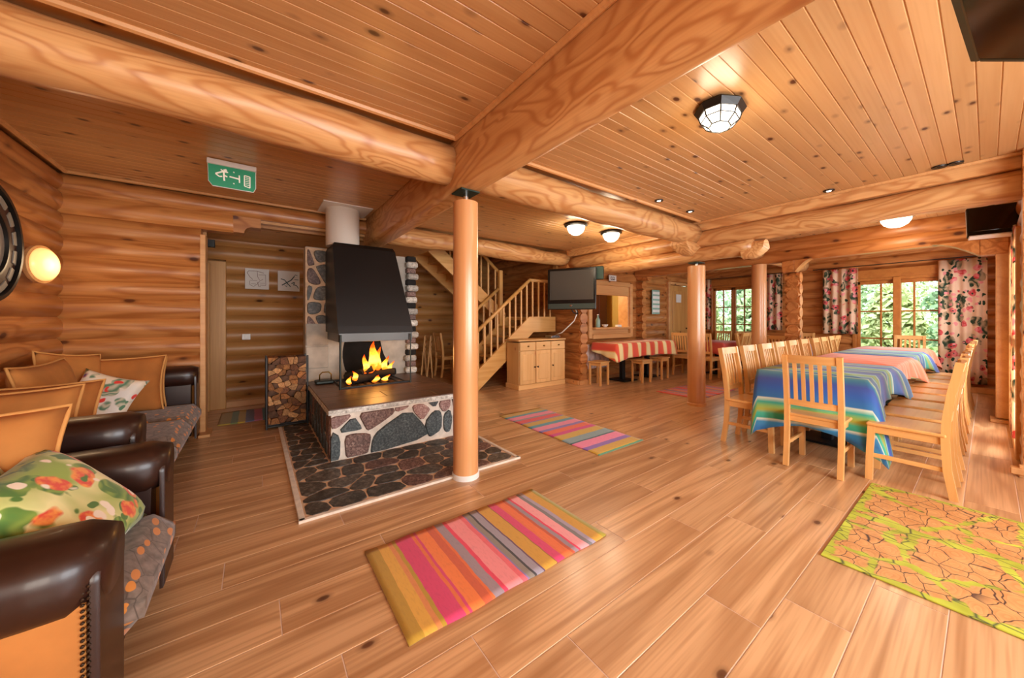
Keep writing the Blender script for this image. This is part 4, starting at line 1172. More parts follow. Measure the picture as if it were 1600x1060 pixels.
def make_chair():
    t = empty('dining_chair'); W = .395
    for s in (-1, 1):
        post_sweep(G(), s * (W / 2 - .02), BACK, .036, .042).build('rear_leg', M['chairZ'], t)
        post_sweep(G(), s * (W / 2 - .03), [(.19, 0), (.185, .2), (.175, .435)], .04, .042).build('front_leg', M['chairZ'], t)
        G().box((s * (W / 2 - .028), -.01, .405), (.022, .35, .055), .003).build('side_apron', M['chairY'], t)
        G().box((s * (W / 2 - .026), -.01, .2), (.02, .37, .032), .003).build('stretcher', M['chairY'], t)
    G().box((0, .178, .405), (W - .09, .022, .055), .003).build('front_apron', M['chairX'], t)
    G().box((0, back_y(.42) + .01, .415), (W - .07, .022, .05), .003).build('rear_apron', M['chairX'], t)
    G().box((0, .0, .446), (W + .01, .405, .026), .008).build('seat', M['chairX'], t)
    def rail(nm, z0, z1, th):
        g = G(); n = 8
        for i in range(n + 1):
            u = -1 + 2 * i / n; x = u * (W / 2 - .036)
            cv = .012 * (1 - u * u)
            for z, st in ((z0, -1), (z0, 1), (z1, 1), (z1, -1)): g.v.append((x, back_y(z) - cv + st * th / 2, z))
        for i in range(n):
            for k in range(4): g.f.append((i * 4 + k, i * 4 + (k + 1) % 4, i * 4 + 4 + (k + 1) % 4, i * 4 + 4 + k))
        g.f += [(0, 3, 2, 1), tuple(n * 4 + k for k in range(4))]
        return g.build(nm, M['chairX'], t)
    rail('top_rail', .905, .973, .026); rail('lower_rail', .535, .585, .022)
    for k in range(5):
        x = (k - 2) * .056; u = x / (W / 2 - .036); cv = .012 * (1 - u * u)
        post_sweep(G(), x, [(back_y(z) - cv, z) for z in (.58, .7, .8, .91)], .027, .012).build('slat', M['chairZ'], t)
    return t
proto = make_chair(); used = [False]
def chair(x, y, rz, label, group):
    if used[0]: o = copy_tree(proto)
    else: o = proto; used[0] = True
    o.location = (x, y, 0); o.rotation_euler = (0, 0, rz); tag(o, label, 'chair', group); return o
ORD = ['first', 'second', 'third', 'fourth', 'fifth', 'sixth', 'seventh', 'eighth', 'ninth', 'tenth']
chair(3.985, .87, -PI / 2, 'slat-back chair at the near end of the long table, back to the camera', 'dining chairs')
for i in range(9):
    chair(4.15 + i * .525, 1.405 + random.uniform(-.01, .01), PI, 'slat-back chair along the column side of the long table, %s from the near end' % ORD[i], 'dining chairs')
for i in range(9):
    chair(4.14 + i * .525, .375 + random.uniform(-.01, .01), 0, 'slat-back chair along the terrace-door side of the long table, %s from the near end' % ORD[i], 'dining chairs')
chair(9.62, .86, PI / 2, 'slat-back chair at the far end of the long table, under the window', 'dining chairs')

# ------------------------------------------------------------------ tables with draped cloths
def cloth_mesh(x0, x1, y0, y1, z, mids, tips):
    """mids: hang at x0,y0,x1,y1 side middles; tips: {corner index: (dx,dy,hang)} corners (x0,y0),(x1,y0),(x1,y1),(x0,y1)"""
    g = G(); per = []; tips = [tuple(t) + (.28,) if len(t) == 3 else t for t in tips]
    def side(ax, ay, bx, by, nx, ny, n, mid, ta, tb):
        L = math.hypot(bx - ax, by - ay)
        for i in range(n):
            t = (i + .5) / n; da, db = t * L, (1 - t) * L
            fa, fb = math.exp(-(da / ta[3]) ** 1.3), math.exp(-(db / tb[3]) ** 1.3)
            hang = mid + (ta[2] - mid) * fa * .82 + (tb[2] - mid) * fb * .82
            ox = nx * .02 + ta[0] * fa * .9 + tb[0] * fb * .9; oy = ny * .02 + ta[1] * fa * .9 + tb[1] * fb * .9
            per.append((ax + (bx - ax) * t, ay + (by - ay) * t, nx, ny, hang, ox, oy))
    C = [(x0, y0), (x1, y0), (x1, y1), (x0, y1)]; Nn = [(0, -1), (1, 0), (0, 1), (-1, 0)]; ms = [mids[1], mids[2], mids[3], mids[0]]
    for s in range(4):
        a, b = C[s], C[(s + 1) % 4]
        per.append((a[0], a[1], (Nn[s][0] + Nn[s - 1][0]) * .7, (Nn[s][1] + Nn[s - 1][1]) * .7, tips[s][2], tips[s][0], tips[s][1]))
        L = math.hypot(b[0] - a[0], b[1] - a[1])
        side(a[0], a[1], b[0], b[1], Nn[s][0], Nn[s][1], max(12, int(L / .045)), ms[s], tips[s], tips[(s + 1) % 4])
    m = 9; n = len(per)
    for k in range(m + 1):
        t = k / m
        for i, (x, y, nx, ny, hang, ox, oy) in enumerate(per):
            rip = .018 * math.sin(i * .55) * t + .012 * math.sin(i * 1.27 + 1) * t * t
            r = math.sin(min(1, t * 5) * PI / 2) * .012
            g.uv[len(g.v)] = (x + nx * hang * t * 1.0, y + ny * hang * t)
            g.v.append((x + nx * (r + rip) + ox * t ** .55, y + ny * (r + rip) + oy * t ** .55, z - hang * t - (.0 if k else 0)))
    for k in range(m):
        for i in range(n): g.f.append((k * n + i, k * n + (i + 1) % n, (k + 1) * n + (i + 1) % n, (k + 1) * n + i))
    c = len(g.v); g.uv[c] = ((x0 + x1) / 2, (y0 + y1) / 2); g.v.append(((x0 + x1) / 2, (y0 + y1) / 2, z + .001))
    for i in range(n): g.f.append((c, i, (i + 1) % n))
    return g
def cloth_mat(name, stops, period, comp=0, off=0.0):
    N = NT(name); tc = N.n('ShaderNodeTexCoord'); sp = N.n('ShaderNodeSeparateXYZ'); N.link(tc.outputs['UV'], sp.inputs[0])
    f = N.math('FRACT', N.math('DIVIDE', N.math('ADD', sp.outputs[comp], 20 * period + off), period))
    col = N.ramp(f, [(p, lin(c)) for p, c in stops]); N.base(col); N.set(Roughness=.62, Sheen_Weight=.25, Specular_IOR_Level=.4)
    N.bump(N.noise(N.vmath('MULTIPLY', tc.outputs['UV'], (90, 220, 1)), 2, 1), .08, .002)
    return N.m
M['clothB'] = cloth_mat('blue_green_stripe', [(0, '#1f5f9a'), (.10, '#2a7fae'), (.14, '#cfd8c8'), (.155, '#2aa08c'), (.22, '#3ab094'), (.27, '#a8a63a'), (.33, '#7fae5c'), (.38, '#28a594'), (.44, '#d2dccb'), (.455, '#2a72b0'), (.6, '#2a5cae'), (.72, '#3a4f9c'), (.80, '#2f7a98'), (.86, '#6aa08a'), (.90, '#c8d2b8'), (.92, '#2f80a0'), (1, '#1f5f9a')], .62, 0, .08)
M['clothO'] = cloth_mat('coral_stripe', [(0, '#f07a55'), (.2, '#f48a66'), (.26, '#f6b09a'), (.3, '#ef7350'), (.55, '#f28560'), (.62, '#f4b4a0'), (.66, '#ee7450'), (1, '#f07a55')], .30)
M['clothR'] = cloth_mat('red_plain_stripe', [(0, '#c8423a'), (.5, '#d85a48'), (1, '#c8423a')], .4)
M['clothS'] = cloth_mat('red_cream_stripe', [(0, '#e2503c'), (.40, '#e8603f'), (.44, '#f0a45a'), (.48, '#f5e2a0'), (.78, '#f7e8b4'), (.84, '#f4c878'), (.90, '#e85a44'), (1, '#e2503c')], .31, 0, .03)
M['clothU'] = cloth_mat('blue_plain', [(0, '#2f62a4'), (.5, '#3b74b8'), (1, '#2f62a4')], .5)
def table(x0, x1, y0, y1, z, mat, label, clabel, mids, tips, double=False):
    cx, cy = (x0 + x1) / 2, (y0 + y1) / 2
    t = thing('dining_table', label, 'table', (cx, cy, 0), 0, 'tables')
    G().box((0, 0, z - .02), (x1 - x0 - .01, y1 - y0 - .01, .03), .006).build('table_top', M['blacktable'], t)
    for dx in ((-.45, .45) if double else (0,)):
        G().box((dx, 0, (z - .03) / 2), (.09, .09, z - .05), .006).build('pedestal', M['blacktable'], t)
        G().box((dx, 0, .012), (.44, .44, .022), .008).build('foot_plate', M['blacktable'], t)
    c = cloth_mesh(x0, x1, y0, y1, z, mids, tips).build('tablecloth', M[mat], None, True)
    c.modifiers.new('thickness', 'SOLIDIFY').thickness = .002
    tag(c, clabel, 'tablecloth', 'tablecloths'); return t
ZTb = .768
TX = [4.15, 5.60, 7.05, 8.44, 9.42]
sd = (0, -.05, .30)
table(TX[0], TX[1], .6, 1.4, ZTb, 'clothB', 'dining table under the near blue-green striped cloth', 'blue-green striped cloth hanging off the near end of the long table', (.30, .21, .05, .20),
      [(-.16, -.13, .66), (.06, -.16, .42), (0, .06, .26), (-.35, -.10, .58, .42)])
table(TX[1], TX[2], .6, 1.4, ZTb, 'clothO', 'dining table under the nearer coral cloth', 'coral striped cloth between the two blue-green ones', (.03, .19, .03, .18), [(0, -.04, .24), (.06, -.17, .38), (0, .05, .2), (0, .05, .2)])
table(TX[2], TX[3], .6, 1.4, ZTb, 'clothB', 'dining table under the farther blue-green striped cloth', 'blue-green striped cloth between the two coral ones', (.03, .19, .03, .18), [(0, -.04, .24), (.06, -.17, .38), (0, .05, .2), (0, .05, .2)])
table(TX[3], TX[4], .6, 1.4, ZTb, 'clothO', 'dining table under the farthest coral cloth by the window', 'coral striped cloth at the far end of the long table', (.03, .19, .16, .18), [(0, -.04, .24), (.06, -.14, .36), (.05, .05, .3), (0, .05, .2)])
# second group: blue table and red table by the far windows
tp = [(-.04, -.04, .3), (.04, -.04, .3), (.04, .04, .3), (-.04, .04, .3)]
table(8.35, 9.35, 2.05, 2.75, .755, 'clothU', 'side table under the plain blue cloth behind the chair row', 'plain blue cloth behind the long chair row', (.16,) * 4, tp)
table(8.3, 9.4, 3.45, 4.15, .755, 'clothR', 'table under the red cloth by the left window', 'plain red cloth by the left window', (.18,) * 4, tp)
chair(8.05, 2.28, -PI / 2, 'slat-back chair on the near side of the blue table', 'dining chairs')
chair(8.85, 1.94, 0, 'slat-back chair between the blue table and the long table', 'dining chairs')
chair(9.55, 2.42, PI / 2, 'slat-back chair on the window side of the blue table', 'dining chairs')
chair(8.6, 2.98, PI, 'slat-back chair at the column side of the blue table, nearer one', 'dining chairs')
chair(9.12, 2.98, PI, 'slat-back chair at the column side of the blue table, window one', 'dining chairs')
chair(8.0, 3.65, -PI / 2, 'slat-back chair on the near side of the red table, right one', 'dining chairs')
chair(8.0, 4.12, -PI / 2, 'slat-back chair on the near side of the red table, left one', 'dining chairs')
chair(9.7, 3.62, PI / 2, 'slat-back chair on the window side of the red table, right one', 'dining chairs')
chair(9.7, 4.12, PI / 2, 'slat-back chair on the window side of the red table, left one', 'dining chairs')
chair(8.75, 3.42, 0, 'slat-back chair pushed up to the right end of the red table', 'dining chairs')
# spare chairs stacked beside the stairs
chair(3.52, 7.25, -PI / 2, 'slat-back chair standing in the dark beside the stairs', 'dining chairs')
def folded(x, y, rz, label):
    t = thing('folding_chair', label, 'chair', (x, y, 0), rz, 'folded chairs by the stairs')
    for s in (-1, 1):
        G().box((s * .17, .02, .45), (.03, .02, .92), .003, rotm(R(5))).build('side_rail', M['chairZ'], t)
        G().box((s * .13, -.03, .34), (.03, .02, .68), .003, rotm(R(-4))).build('cross_leg', M['chairZ'], t)
    for z in (.62, .72, .84): G().box((0, -.01 - z * .03, z), (.32, .015, .06), .003).build('back_slat', M['chairX'], t)
    for z in (.36, .44, .52): G().box((0, .035, z), (.3, .015, .06), .003).build('seat_slat', M['chairX'], t)
folded(3.12, 7.30, R(65), 'folded wooden chair leaning beside the stairs, near one')
folded(3.06, 7.48, R(65), 'folded wooden chair leaning beside the stairs, far one')

# striped table by the hatch, stools, lace cloth
table(5.66, 7.72, 4.26, 4.86, .80, 'clothS', 'long table under the red and cream cloth below the hatch', 'red and cream striped cloth on the table below the hatch', (.24, .28, .22, .05), [(-.03, -.03, .36), (.06, -.05, .34), (.0, .0, .16), (-.02, 0, .16)], True)
lc = thing('lace_cloth', 'pale lace cloth hanging below the hatch', 'cloth', (0, 0, 0))
g = G(); n = 40
for k in range(7):
    for i in range(n + 1): x = 5.42 + .95 * i / n; g.v.append((x, 5.03 + .018 * math.sin(i * .9), .74 - .52 * k / 6))
for k in range(6):
    for i in range(n): p = k * (n + 1) + i; g.f.append((p, p + 1, p + n + 2, p + n + 1))
o = g.build('sheet', M['white_lace'], lc, True); o.modifiers.new('thickness', 'SOLIDIFY').thickness = .004
G().cyl((5.40, 5.03, .745), (6.39, 5.03, .745), .012, .012, 10).build('rod', M['trim'], lc, SM)
def make_stool():
    t = empty('stool')
    G().box((0, 0, .448), (.34, .30, .025), .006).build('seat', M['chairX'], t)
    for sx in (-1, 1):
        for sy in (-1, 1): G().box((sx * .135, sy * .115, .217), (.036, .036, .434), .004).build('leg', M['chairZ'], t)
        G().box((sx * .135, 0, .405), (.02, .2, .05), .003).build('apron', M['chairY'], t)
    for sy in (-1, 1): G().box((0, sy * .115, .405), (.24, .02, .05), .003).build('apron', M['chairX'], t)
    return t
st = make_stool()
for i, (x, y, rz, lb) in enumerate(((5.42, 4.50, R(8), 'pine stool at the left end of the striped table'), (6.36, 4.19, 0, 'pine stool at the middle of the striped table'), (7.08, 4.22, R(4), 'pine stool at the right of the striped table'))):
    o = st if i == 0 else copy_tree(st); o.location = (x, y, 0); o.rotation_euler.z = rz; tag(o, lb, 'stool', 'stools')

# ------------------------------------------------------------------ hatch
hw = struct(empty('window_6'))
def hb_(c, d, nm='frame_board', m='trim'): return G().box(c, d, .006).build(nm, M[m], hw)
hb_((5.81, 5.07, 1.49), (.10, .06, 1.26)); hb_((7.26, 5.07, 1.49), (.10, .06, 1.26)); hb_((6.535, 5.07, 2.09), (1.34, .06, .10)); hb_((6.535, 5.06, .90), (1.34, .08, .10)); hb_((6.535, 5.04, 1.08), (1.36, .2, .04), 'sill_shelf')
hb_((7.19, 5.22, 1.56), (.04, .28, .96), 'reveal'); hb_((5.88, 5.22, 1.56), (.04, .28, .96), 'reveal'); hb_((6.535, 5.1, 1.0), (1.3, .03, .12), 'apron_board')
hb_((6.535, 5.09, 1.93), (1.3, .04, .22), 'apron_board')
kit = struct(empty('wall_kitchen_back'))
G().box((6.9, 7.2, 1.5), (3.2, .1, 2.6)).build('panel', M['kwall'], kit); G().box((8.4, 6.2, 1.5), (.1, 2.0, 2.6)).build('panel', M['kwall'], kit)
G().box((6.9, 6.2, 2.75), (3.2, 2.1, .1)).build('panel', M['kwall'], kit)
cp = thing('kitchen_cupboard', 'dark red tall cupboard inside the kitchen hatch', 'cupboard', (7.75, 6.6, 0))
G().box((0, .1, 1.2), (.7, .5, 2.4), .01).build('body', M['kred'], cp)
for s in (-1, 1): G().box((s * .175, -.16, 1.2), (.34, .02, 2.3), .008).build('door', M['kred'], cp)
bt = thing('bottle', 'pale teal bottle standing on the hatch shelf', 'bottle', (6.06, 5.06, 1.1)); G().lathe([(.045, 0), (.05, .01), (.05, .16), (.03, .2), (.018, .22), (.018, .27)], (0, 0, 0), 16).build('body', M['bottle'], bt, True); G().lathe([(.02, .27), (.02, .29)], (0, 0, 0), 12).build('cap', M['white'], bt)
bx = tag(G().box((6.78, 5.06, 1.125), (.14, .08, .05), .006).build('small_box', M['white']), 'small white box on the hatch shelf', 'box')
bx2 = thing('bowl', 'small white bowl on the hatch shelf beside the bottle', 'bowl', (6.30, 5.06, 1.1)); G().lathe([(.03, 0), (.055, .03), (.075, .06), (.068, .06), (.045, .025)], (0, 0, 0), 18).build('body', M['white'], bx2, True)
G().box((6.2, 5.6, 1.63), (.5, .2, .03), .004).build('kitchen_shelf', M['white']); tag(bpy.data.objects['kitchen_shelf'], 'white shelf hanging inside the kitchen hatch', 'shelf')
l = bpy.data.lights.new('kitchen_light', 'POINT'); l.energy = 110; l.color = (1, .88, .6); l.shadow_soft_size = .15
lo = bpy.data.objects.new('kitchen_light', l); COL.objects.link(lo); lo.location = (6.3, 6.3, 2.3)
sg = thing('sign_plate', 'small white sign plate above the kitchen hatch', 'sign', (0, 0, 0))
G().box((6.545, 5.045, 2.21), (.26, .015, .13), .002).build('plate', M['paper'], sg)
g = G(); f_ = lambda a, b, h: (6.545 + a, 5.037 - h, 2.21 + b)
for pts in ([(-.08, -.02), (-.06, .03), (-.03, .02), (-.04, -.03)], [(-.01, .03), (.02, .03), (.0, -.01), (.03, -.03)], [(.04, .03), (.07, .02), (.05, -.01), (.08, -.02)], [(-.08, -.035), (.08, -.035)]): g.ribbon(pts, .012, f_)
g.build('markings', M['inkblack'], sg)
# far door
d2 = struct(empty('door_2'))
for x in (8.95, 9.99): G().box((x, 5.08, 1.14), (.09, .08, 2.28), .006).build('jamb', M['trim'], d2)
G().box((9.47, 5.08, 2.25), (.95, .08, .07), .006).build('head', M['trim'], d2)
lf = G().box((9.47, 5.09, 1.1), (.95, .045, 2.2), .006).build('leaf', M['door'], d2)
for z, h in ((.5, .75), (1.5, 1.1)): G().box((9.47, 5.062, z), (.7, .012, h), .01).build('panel', M['door'], lf)
G().lathe([(.022, 0), (.022, .012), (.009, .014), (.009, .05), (.024, .055), (.024, .07)], (9.86, 5.065, 1.02), 12, rotm(PI / 2)).build('handle', M['darkknob'], lf, SM)
tag(G().box((9.42, 5.048, 1.85), (.26, .006, .22), .001).build('notice', M['paper']), 'white paper notice on the far door', 'notice')
np_ = thing('painted_reflection', 'pale painted window reflection on the log wall left of the far door', 'panel', (0, 0, 0))  # pale board and strips paint the window reflection on the glossy logs
G().box((8.30, 5.05, 1.72), (.34, .02, .62), .004).build('board', M['bottle'], np_); 
for k in range(5): G().box((8.30, 5.038, 1.49 + k * .115), (.30, .008, .07), .003).build('strip', M['white'], np_)

# ------------------------------------------------------------------ cabinet and TV corner
cb2 = thing('sideboard', 'pale knotty pine sideboard below the television', 'cabinet', (4.376, 5.16, 0))
CW, CD, CH = 1.15, .40, .905
G().box((0, .0, .45), (CW - .02, CD - .03, .80), .004).build('carcass', M['cab'], cb2)
G().box((0, -.0, CH - .015), (CW + .03, CD + .03, .03), .008).build('top', M['cabX'], cb2)
G().box((0, -.0, .045), (CW + .01, CD + .01, .09), .006).build('plinth', M['cabX'], cb2)
for k in range(3):
    x = (k - 1) * CW / 3 * .985
    dr = G().box((x, -CD / 2 - .001, .785), (CW / 3 - .022, .03, .15), .005).build('drawer', M['cabX'], cb2)
    G().lathe([(.012, 0), (.008, .01), (.016, .025), (.012, .032)], (x, -CD / 2 - .015, .785), 10, rotm(PI / 2)).build('knob', M['brass'], dr, SM)
    dd = G().box((x, -CD / 2 - .001, .40), (CW / 3 - .022, .03, .60), .005).build('door', M['cab'], cb2)
    G().box((x, -CD / 2 - .012, .40), (CW / 3 - .13, .02, .48), .008).build('panel', M['cab'], dd)
    kx = x + (CW / 6 - .04) * (-1 if k == 1 else 1 if k == 0 else -1)
    G().lathe([(.012, 0), (.008, .01), (.016, .025), (.012, .032)], (kx, -CD / 2 - .015, .40), 10, rotm(PI / 2)).build('knob', M['darkknob'], dd, SM)
sb = thing('set_top_box', 'flat silver set-top box on the pine sideboard', 'box', (4.80, 5.15, CH)); G().box((0, 0, .03), (.24, .18, .045), .004).build('case', M['chrome'], sb); G().box((0, -.092, .03), (.2, .004, .02)).build('display', M['tvblack'], sb)
for s in (-1, 1): G().box((s * .08, 0, .004), (.03, .1, .008)).build('foot', M['tvblack'], sb)
tv = thing('television', 'flat black television on a wall arm above the sideboard', 'television', (4.68, 4.53, 1.84))
th = math.atan2(4.147 - 4.92, 4.911 - 4.446); tv.scale = (.9, .9, .96)
tv.rotation_euler = (R(-2), 0, th)
G().box((0, .035, 0), (1.0, .07, .80), .012).build('case', M['tvblack'], tv)
G().box((0, -.001, .07), (.90, .006, .565), .002).build('screen', M['tvscreen'], tv)
G().box((0, -.004, -.335), (.96, .012, .10), .004).build('speaker_strip', M['tvgrey'], tv)
G().box((.0, -.012, -.325), (.05, .006, .03), .002).build('badge', M['chrome'], tv)
G().box((0, .12, .0), (.3, .1, .3), .01).build('back_mount', M['blackmetal'], tv)
G().tube([(0, .16, 0), (.1, .28, -.02), (.12, .42, 0)], .025, 8).build('arm', M['blackmetal'], tv, True)
gs = thing('green_bracket', 'dark green box behind the top corner of the television', 'box', (5.08, 4.25, 2.13)); G().box((0, 0, 0), (.22, .08, .24), .01, rotm(0, 0, R(-58))).build('body', M['steelgreen'], gs); G().box((.0, .10, -.02), (.04, .2, .04), .004).build('bracket', M['steelgreen'], gs)
cbl = tag(G().tube([(4.95, 4.70, 1.50), (4.98, 4.66, 1.40), (4.96, 4.72, 1.25), (4.90, 4.8, 1.15), (4.86, 4.95, 1.02), (4.84, 5.1, .965)], .012, 6).build('cable', M['white'], None, True), 'white cable hanging from the television to the sideboard', 'cable')
cb3 = tag(G().tube([(4.75, 4.62, 1.50), (4.82, 4.60, 1.40), (4.95, 4.62, 1.38), (5.02, 4.7, 1.45)], .012, 6).build('cable', M['cable'], None, True), 'black cable looped under the television', 'cable')
# ceiling-hung televisions on the right
def dark_tv(label, P, ex, ey, L, Hh, nrm_sign, under=False):
    t = thing('television', label, 'television', P)
    ex, ey = Vector(ex).normalized(), Vector(ey).normalized(); nz = ex.cross(ey).normalized()
    t.matrix_world = Matrix.Translation(Vector(P)) @ Matrix((ex, ey, nz)).transposed().to_4x4()
    return t
e1 = Vector((-.995, .06, .0)).normalized()
tr = math.atan2(402, 546.5); cr, sr = math.cos(tr), math.sin(tr)
pw = Vector((.543 * cr - .84 * sr, -.543 * sr - .84 * cr, 0)).normalized()
e1 = -Vector((.84 * cr + .543 * sr, -.84 * sr + .543 * cr, 0)).normalized()
e2 = (pw + Vector((0, 0, -.622))).normalized()
P0 = Vector((2.144, .036, 2.243))
t1 = dark_tv('black television tilted down at the upper right corner', P0, e1, e2, .95, .6, 1)
nz = e1.cross(e2).normalized(); sgn = -1 if nz.z > 0 else 1   # side facing down into the room
G().box((.48, .29, -sgn * .035), (.96, .58, .06), .006).build('case', M['tvblack'], t1)
for (c, d) in (((.48, .012, sgn * .0), (.96, .024, .012)), ((.48, .568, sgn * .0), (.96, .024, .012)), ((.012, .29, 0), (.024, .53, .012)), ((.948, .29, 0), (.024, .53, .012))): G().box(c, d, .003).build('bezel', M['tvgrey'], t1)
G().box((.48, .29, sgn * .001), (.91, .53, .006)).build('screen', M['tvscreen2'], t1)
cc = Vector((.48, .29, -sgn * .07))
G().cyl((.48, .29, -sgn * .06), (.48, .10, -sgn * .50), .025, .025, 10).build('ceiling_arm', M['blackmetal'], t1, SM)
t2 = thing('television', 'black television on the log beam at the right picture edge', 'television', (6.2, -.045, 2.32)); t2.rotation_euler = (R(-14), 0, -PI / 2 + R(8))
G().box((0, .03, .0), (.36, .06, .33), .008).build('case', M['tvblack'], t2); G().box((0, -.002, .02), (.33, .006, .27), .002).build('screen', M['tvscreen2'], t2)
G().box((0, .02, -.174), (.34, .09, .016), .003).build('lower_edge', M['whitepaint'], t2); G().cyl((0, .08, .1), (0, .12, .36), .02, .02, 8).build('hanger', M['blackmetal'], t2, SM)

# ------------------------------------------------------------------ staircase
stc = thing('staircase', 'open pine staircase with turned landing and baluster railing', 'staircase', (0, 0, 0))
SL = .826; SA = math.atan(SL); XS, YS0, YS1 = 3.15, 5.42, 6.2
def slope_board(nm, xa, za, xb, zb, hgt, y, th, mat='stair'):
    g = G(); g.prism([(xa, za), (xb, zb), (xb, zb - hgt), (xa, za - hgt)], lambda a, b: (a, y - th / 2, b), lambda a, b: (a, y + th / 2, b)); return g.build(nm, M[mat], stc)
xl = 4.42; zl = 1.30
g = G(); g.prism([(3.13, 0), (3.22, 0), (4.50, 1.02), (5.1, 1.02), (5.1, 1.33), (4.40, 1.33), (3.13, .30)], lambda a, b: (a, YS0 - .03, b), lambda a, b: (a, YS0 + .02, b)); g.build('stringer', M['stair'], stc)
g = G(); g.prism([(3.13, 0), (3.22, 0), (4.50, 1.02), (5.1, 1.02), (5.1, 1.33), (4.40, 1.33), (3.13, .30)], lambda a, b: (a, YS1 - .02, b), lambda a, b: (a, YS1 + .03, b)); g.build('stringer', M['stair'], stc)
for i in range(6):
    G().box((3.30 + i * .20, (YS0 + YS1) / 2, .19 + i * .186), (.26, YS1 - YS0 - .05, .035), .005).build('tread', M['stair'], stc)
G().box((4.76, 6.25, 1.285), (.68, 1.62, .05), .005).build('landing', M['stair'], stc)
def rail_line(xa, za, xb, zb, y, n, base, base_b, skip=0):
    G().tube([(xa, y, za), (xb, y, zb)], .035, 10).build('handrail', M['stair'], stc, True)
    for i in range(n):
        t = (i + .5) / n; x = xa + (xb - xa) * t; zt = za + (zb - za) * t; z0 = base + (base_b - base) * t
        G().cyl((x, y, z0), (x, y, zt), .02, .02, 8).build('baluster', M['stairZ'], stc, SM)
rail_line(3.16, 1.02, 4.42, 2.06, YS0, 9, .30, 1.33); rail_line(4.42, 2.06, 5.05, 2.06, YS0, 4, 1.30, 1.30)
G().box((3.13, YS0, .55), (.075, .075, 1.1), .006).build('newel_post', M['stairZ'], stc)
rail_line(3.16, 1.05, 4.20, 1.93, YS1, 7, .30, 1.15); G().box((4.26, YS1 + .02, 1.28), (.085, .085, 2.1), .006).build('newel_post', M['stairZ'], stc)
# upper flight, climbing back to the left behind the lower one
YU0, YU1 = 6.28, 7.05
for y in (YU0, YU1): 
    g = G(); g.prism([(4.42, 1.12), (4.42, 1.42), (2.2, 3.26), (2.2, 2.96 - .32), (2.2, 2.64)][:3] + [(2.2, 2.92)], lambda a, b: (a, y - .025, b), lambda a, b: (a, y + .025, b)); g.build('stringer', M['stair'], stc)
for i in range(11):
    x = 4.30 - i * .205; z = 1.44 + i * .17
    G().box((x, (YU0 + YU1) / 2, z), (.25, YU1 - YU0 - .05, .035), .005).build('tread', M['stair'], stc)
    G().box((x + .11, (YU0 + YU1) / 2, z - .085), (.02, YU1 - YU0 - .05, .135), .003).build('riser', M['stair'], stc)
rail_line(4.26, 2.30, 2.3, 3.93, YU0, 11, 1.50, 3.13)

# ------------------------------------------------------------------ ceiling lights and exit sign
def dome(x, y, label, power, z=HC, r=.14):
    t = thing('ceiling_lamp', label, 'lamp', (x, y, z), 0, 'ceiling lamps')
    G().lathe([(.06, -.002), (r * 1.15, -.006), (r * 1.2, -.03), (r * 1.0, -.045), (r * .95, -.03)], (0, 0, 0), 28).build('collar', M['blackmetal'], t, SM)
    G().lathe([(r * .93, -.04), (r * .9, -.075), (r * .72, -.125), (r * .4, -.158), (.012, -.168)], (0, 0, 0), 28).build('glass_dome', M['lampglass'], t, True)
    d = bpy.data.lights.new('ceiling_lamp_light', 'POINT'); d.energy = power; d.color = (1, .82, .58); d.shadow_soft_size = .12
    o = bpy.data.objects.new('ceiling_lamp_light', d); COL.objects.link(o); o.location = (x, y, z - .26)
dome(3.80, 3.58, 'dome ceiling lamp above the runner, left one of two', 16)
dome(4.585, 3.56, 'dome ceiling lamp above the runner, right one of two', 16)
dome(6.95, .73, 'dome ceiling lamp over the long dining table', 10, r=.16)
# octagonal lantern
ln = thing('ceiling_lantern', 'octagonal black-framed lantern lamp on the board ceiling', 'lamp', (2.48, 1.05, HC))
ln.rotation_euler.z = R(8)
def octo(rx, ry, z): return [(rx * math.cos(PI / 4 * k + PI / 8), ry * math.sin(PI / 4 * k + PI / 8), z) for k in range(8)]
def loft(rings, nm, mat, cap=True):
    g = G()
    for r in rings: g.v += r
    for k in range(len(rings) - 1): g.f += [(k * 8 + i, k * 8 + (i + 1) % 8, k * 8 + 8 + (i + 1) % 8, k * 8 + 8 + i) for i in range(8)]
    g.f += [tuple(range(8)), tuple(range((len(rings) - 1) * 8, len(rings) * 8))]
    return g.build(nm, mat, ln)
loft([octo(.17, .13, -.001), octo(.19, .15, -.02), octo(.165, .125, -.055)], 'frame', M['blackmetal'])
gl_ = loft([octo(.158, .118, -.05), octo(.145, .105, -.09), octo(.085, .06, -.125)], 'glass', M['lampglass'])
A, Bq, Cq = octo(.161, .121, -.052), octo(.148, .108, -.091), octo(.087, .062, -.127)
for k in range(8): G().tube([A[k], Bq[k], Cq[k]], .0045, 5).build('cage_bar', M['blackmetal'], ln)
G().tube(Cq, .0045, 5, True).build('cage_ring', M['blackmetal'], ln); G().tube(Bq, .0035, 5, True).build('cage_ring', M['blackmetal'], ln)
d = bpy.data.lights.new('lantern_light', 'POINT'); d.energy = 8; d.color = (1, .84, .6); d.shadow_soft_size = .12
o = bpy.data.objects.new('lantern_light', d); COL.objects.link(o); o.location = (2.48, 1.05, HC - .22)
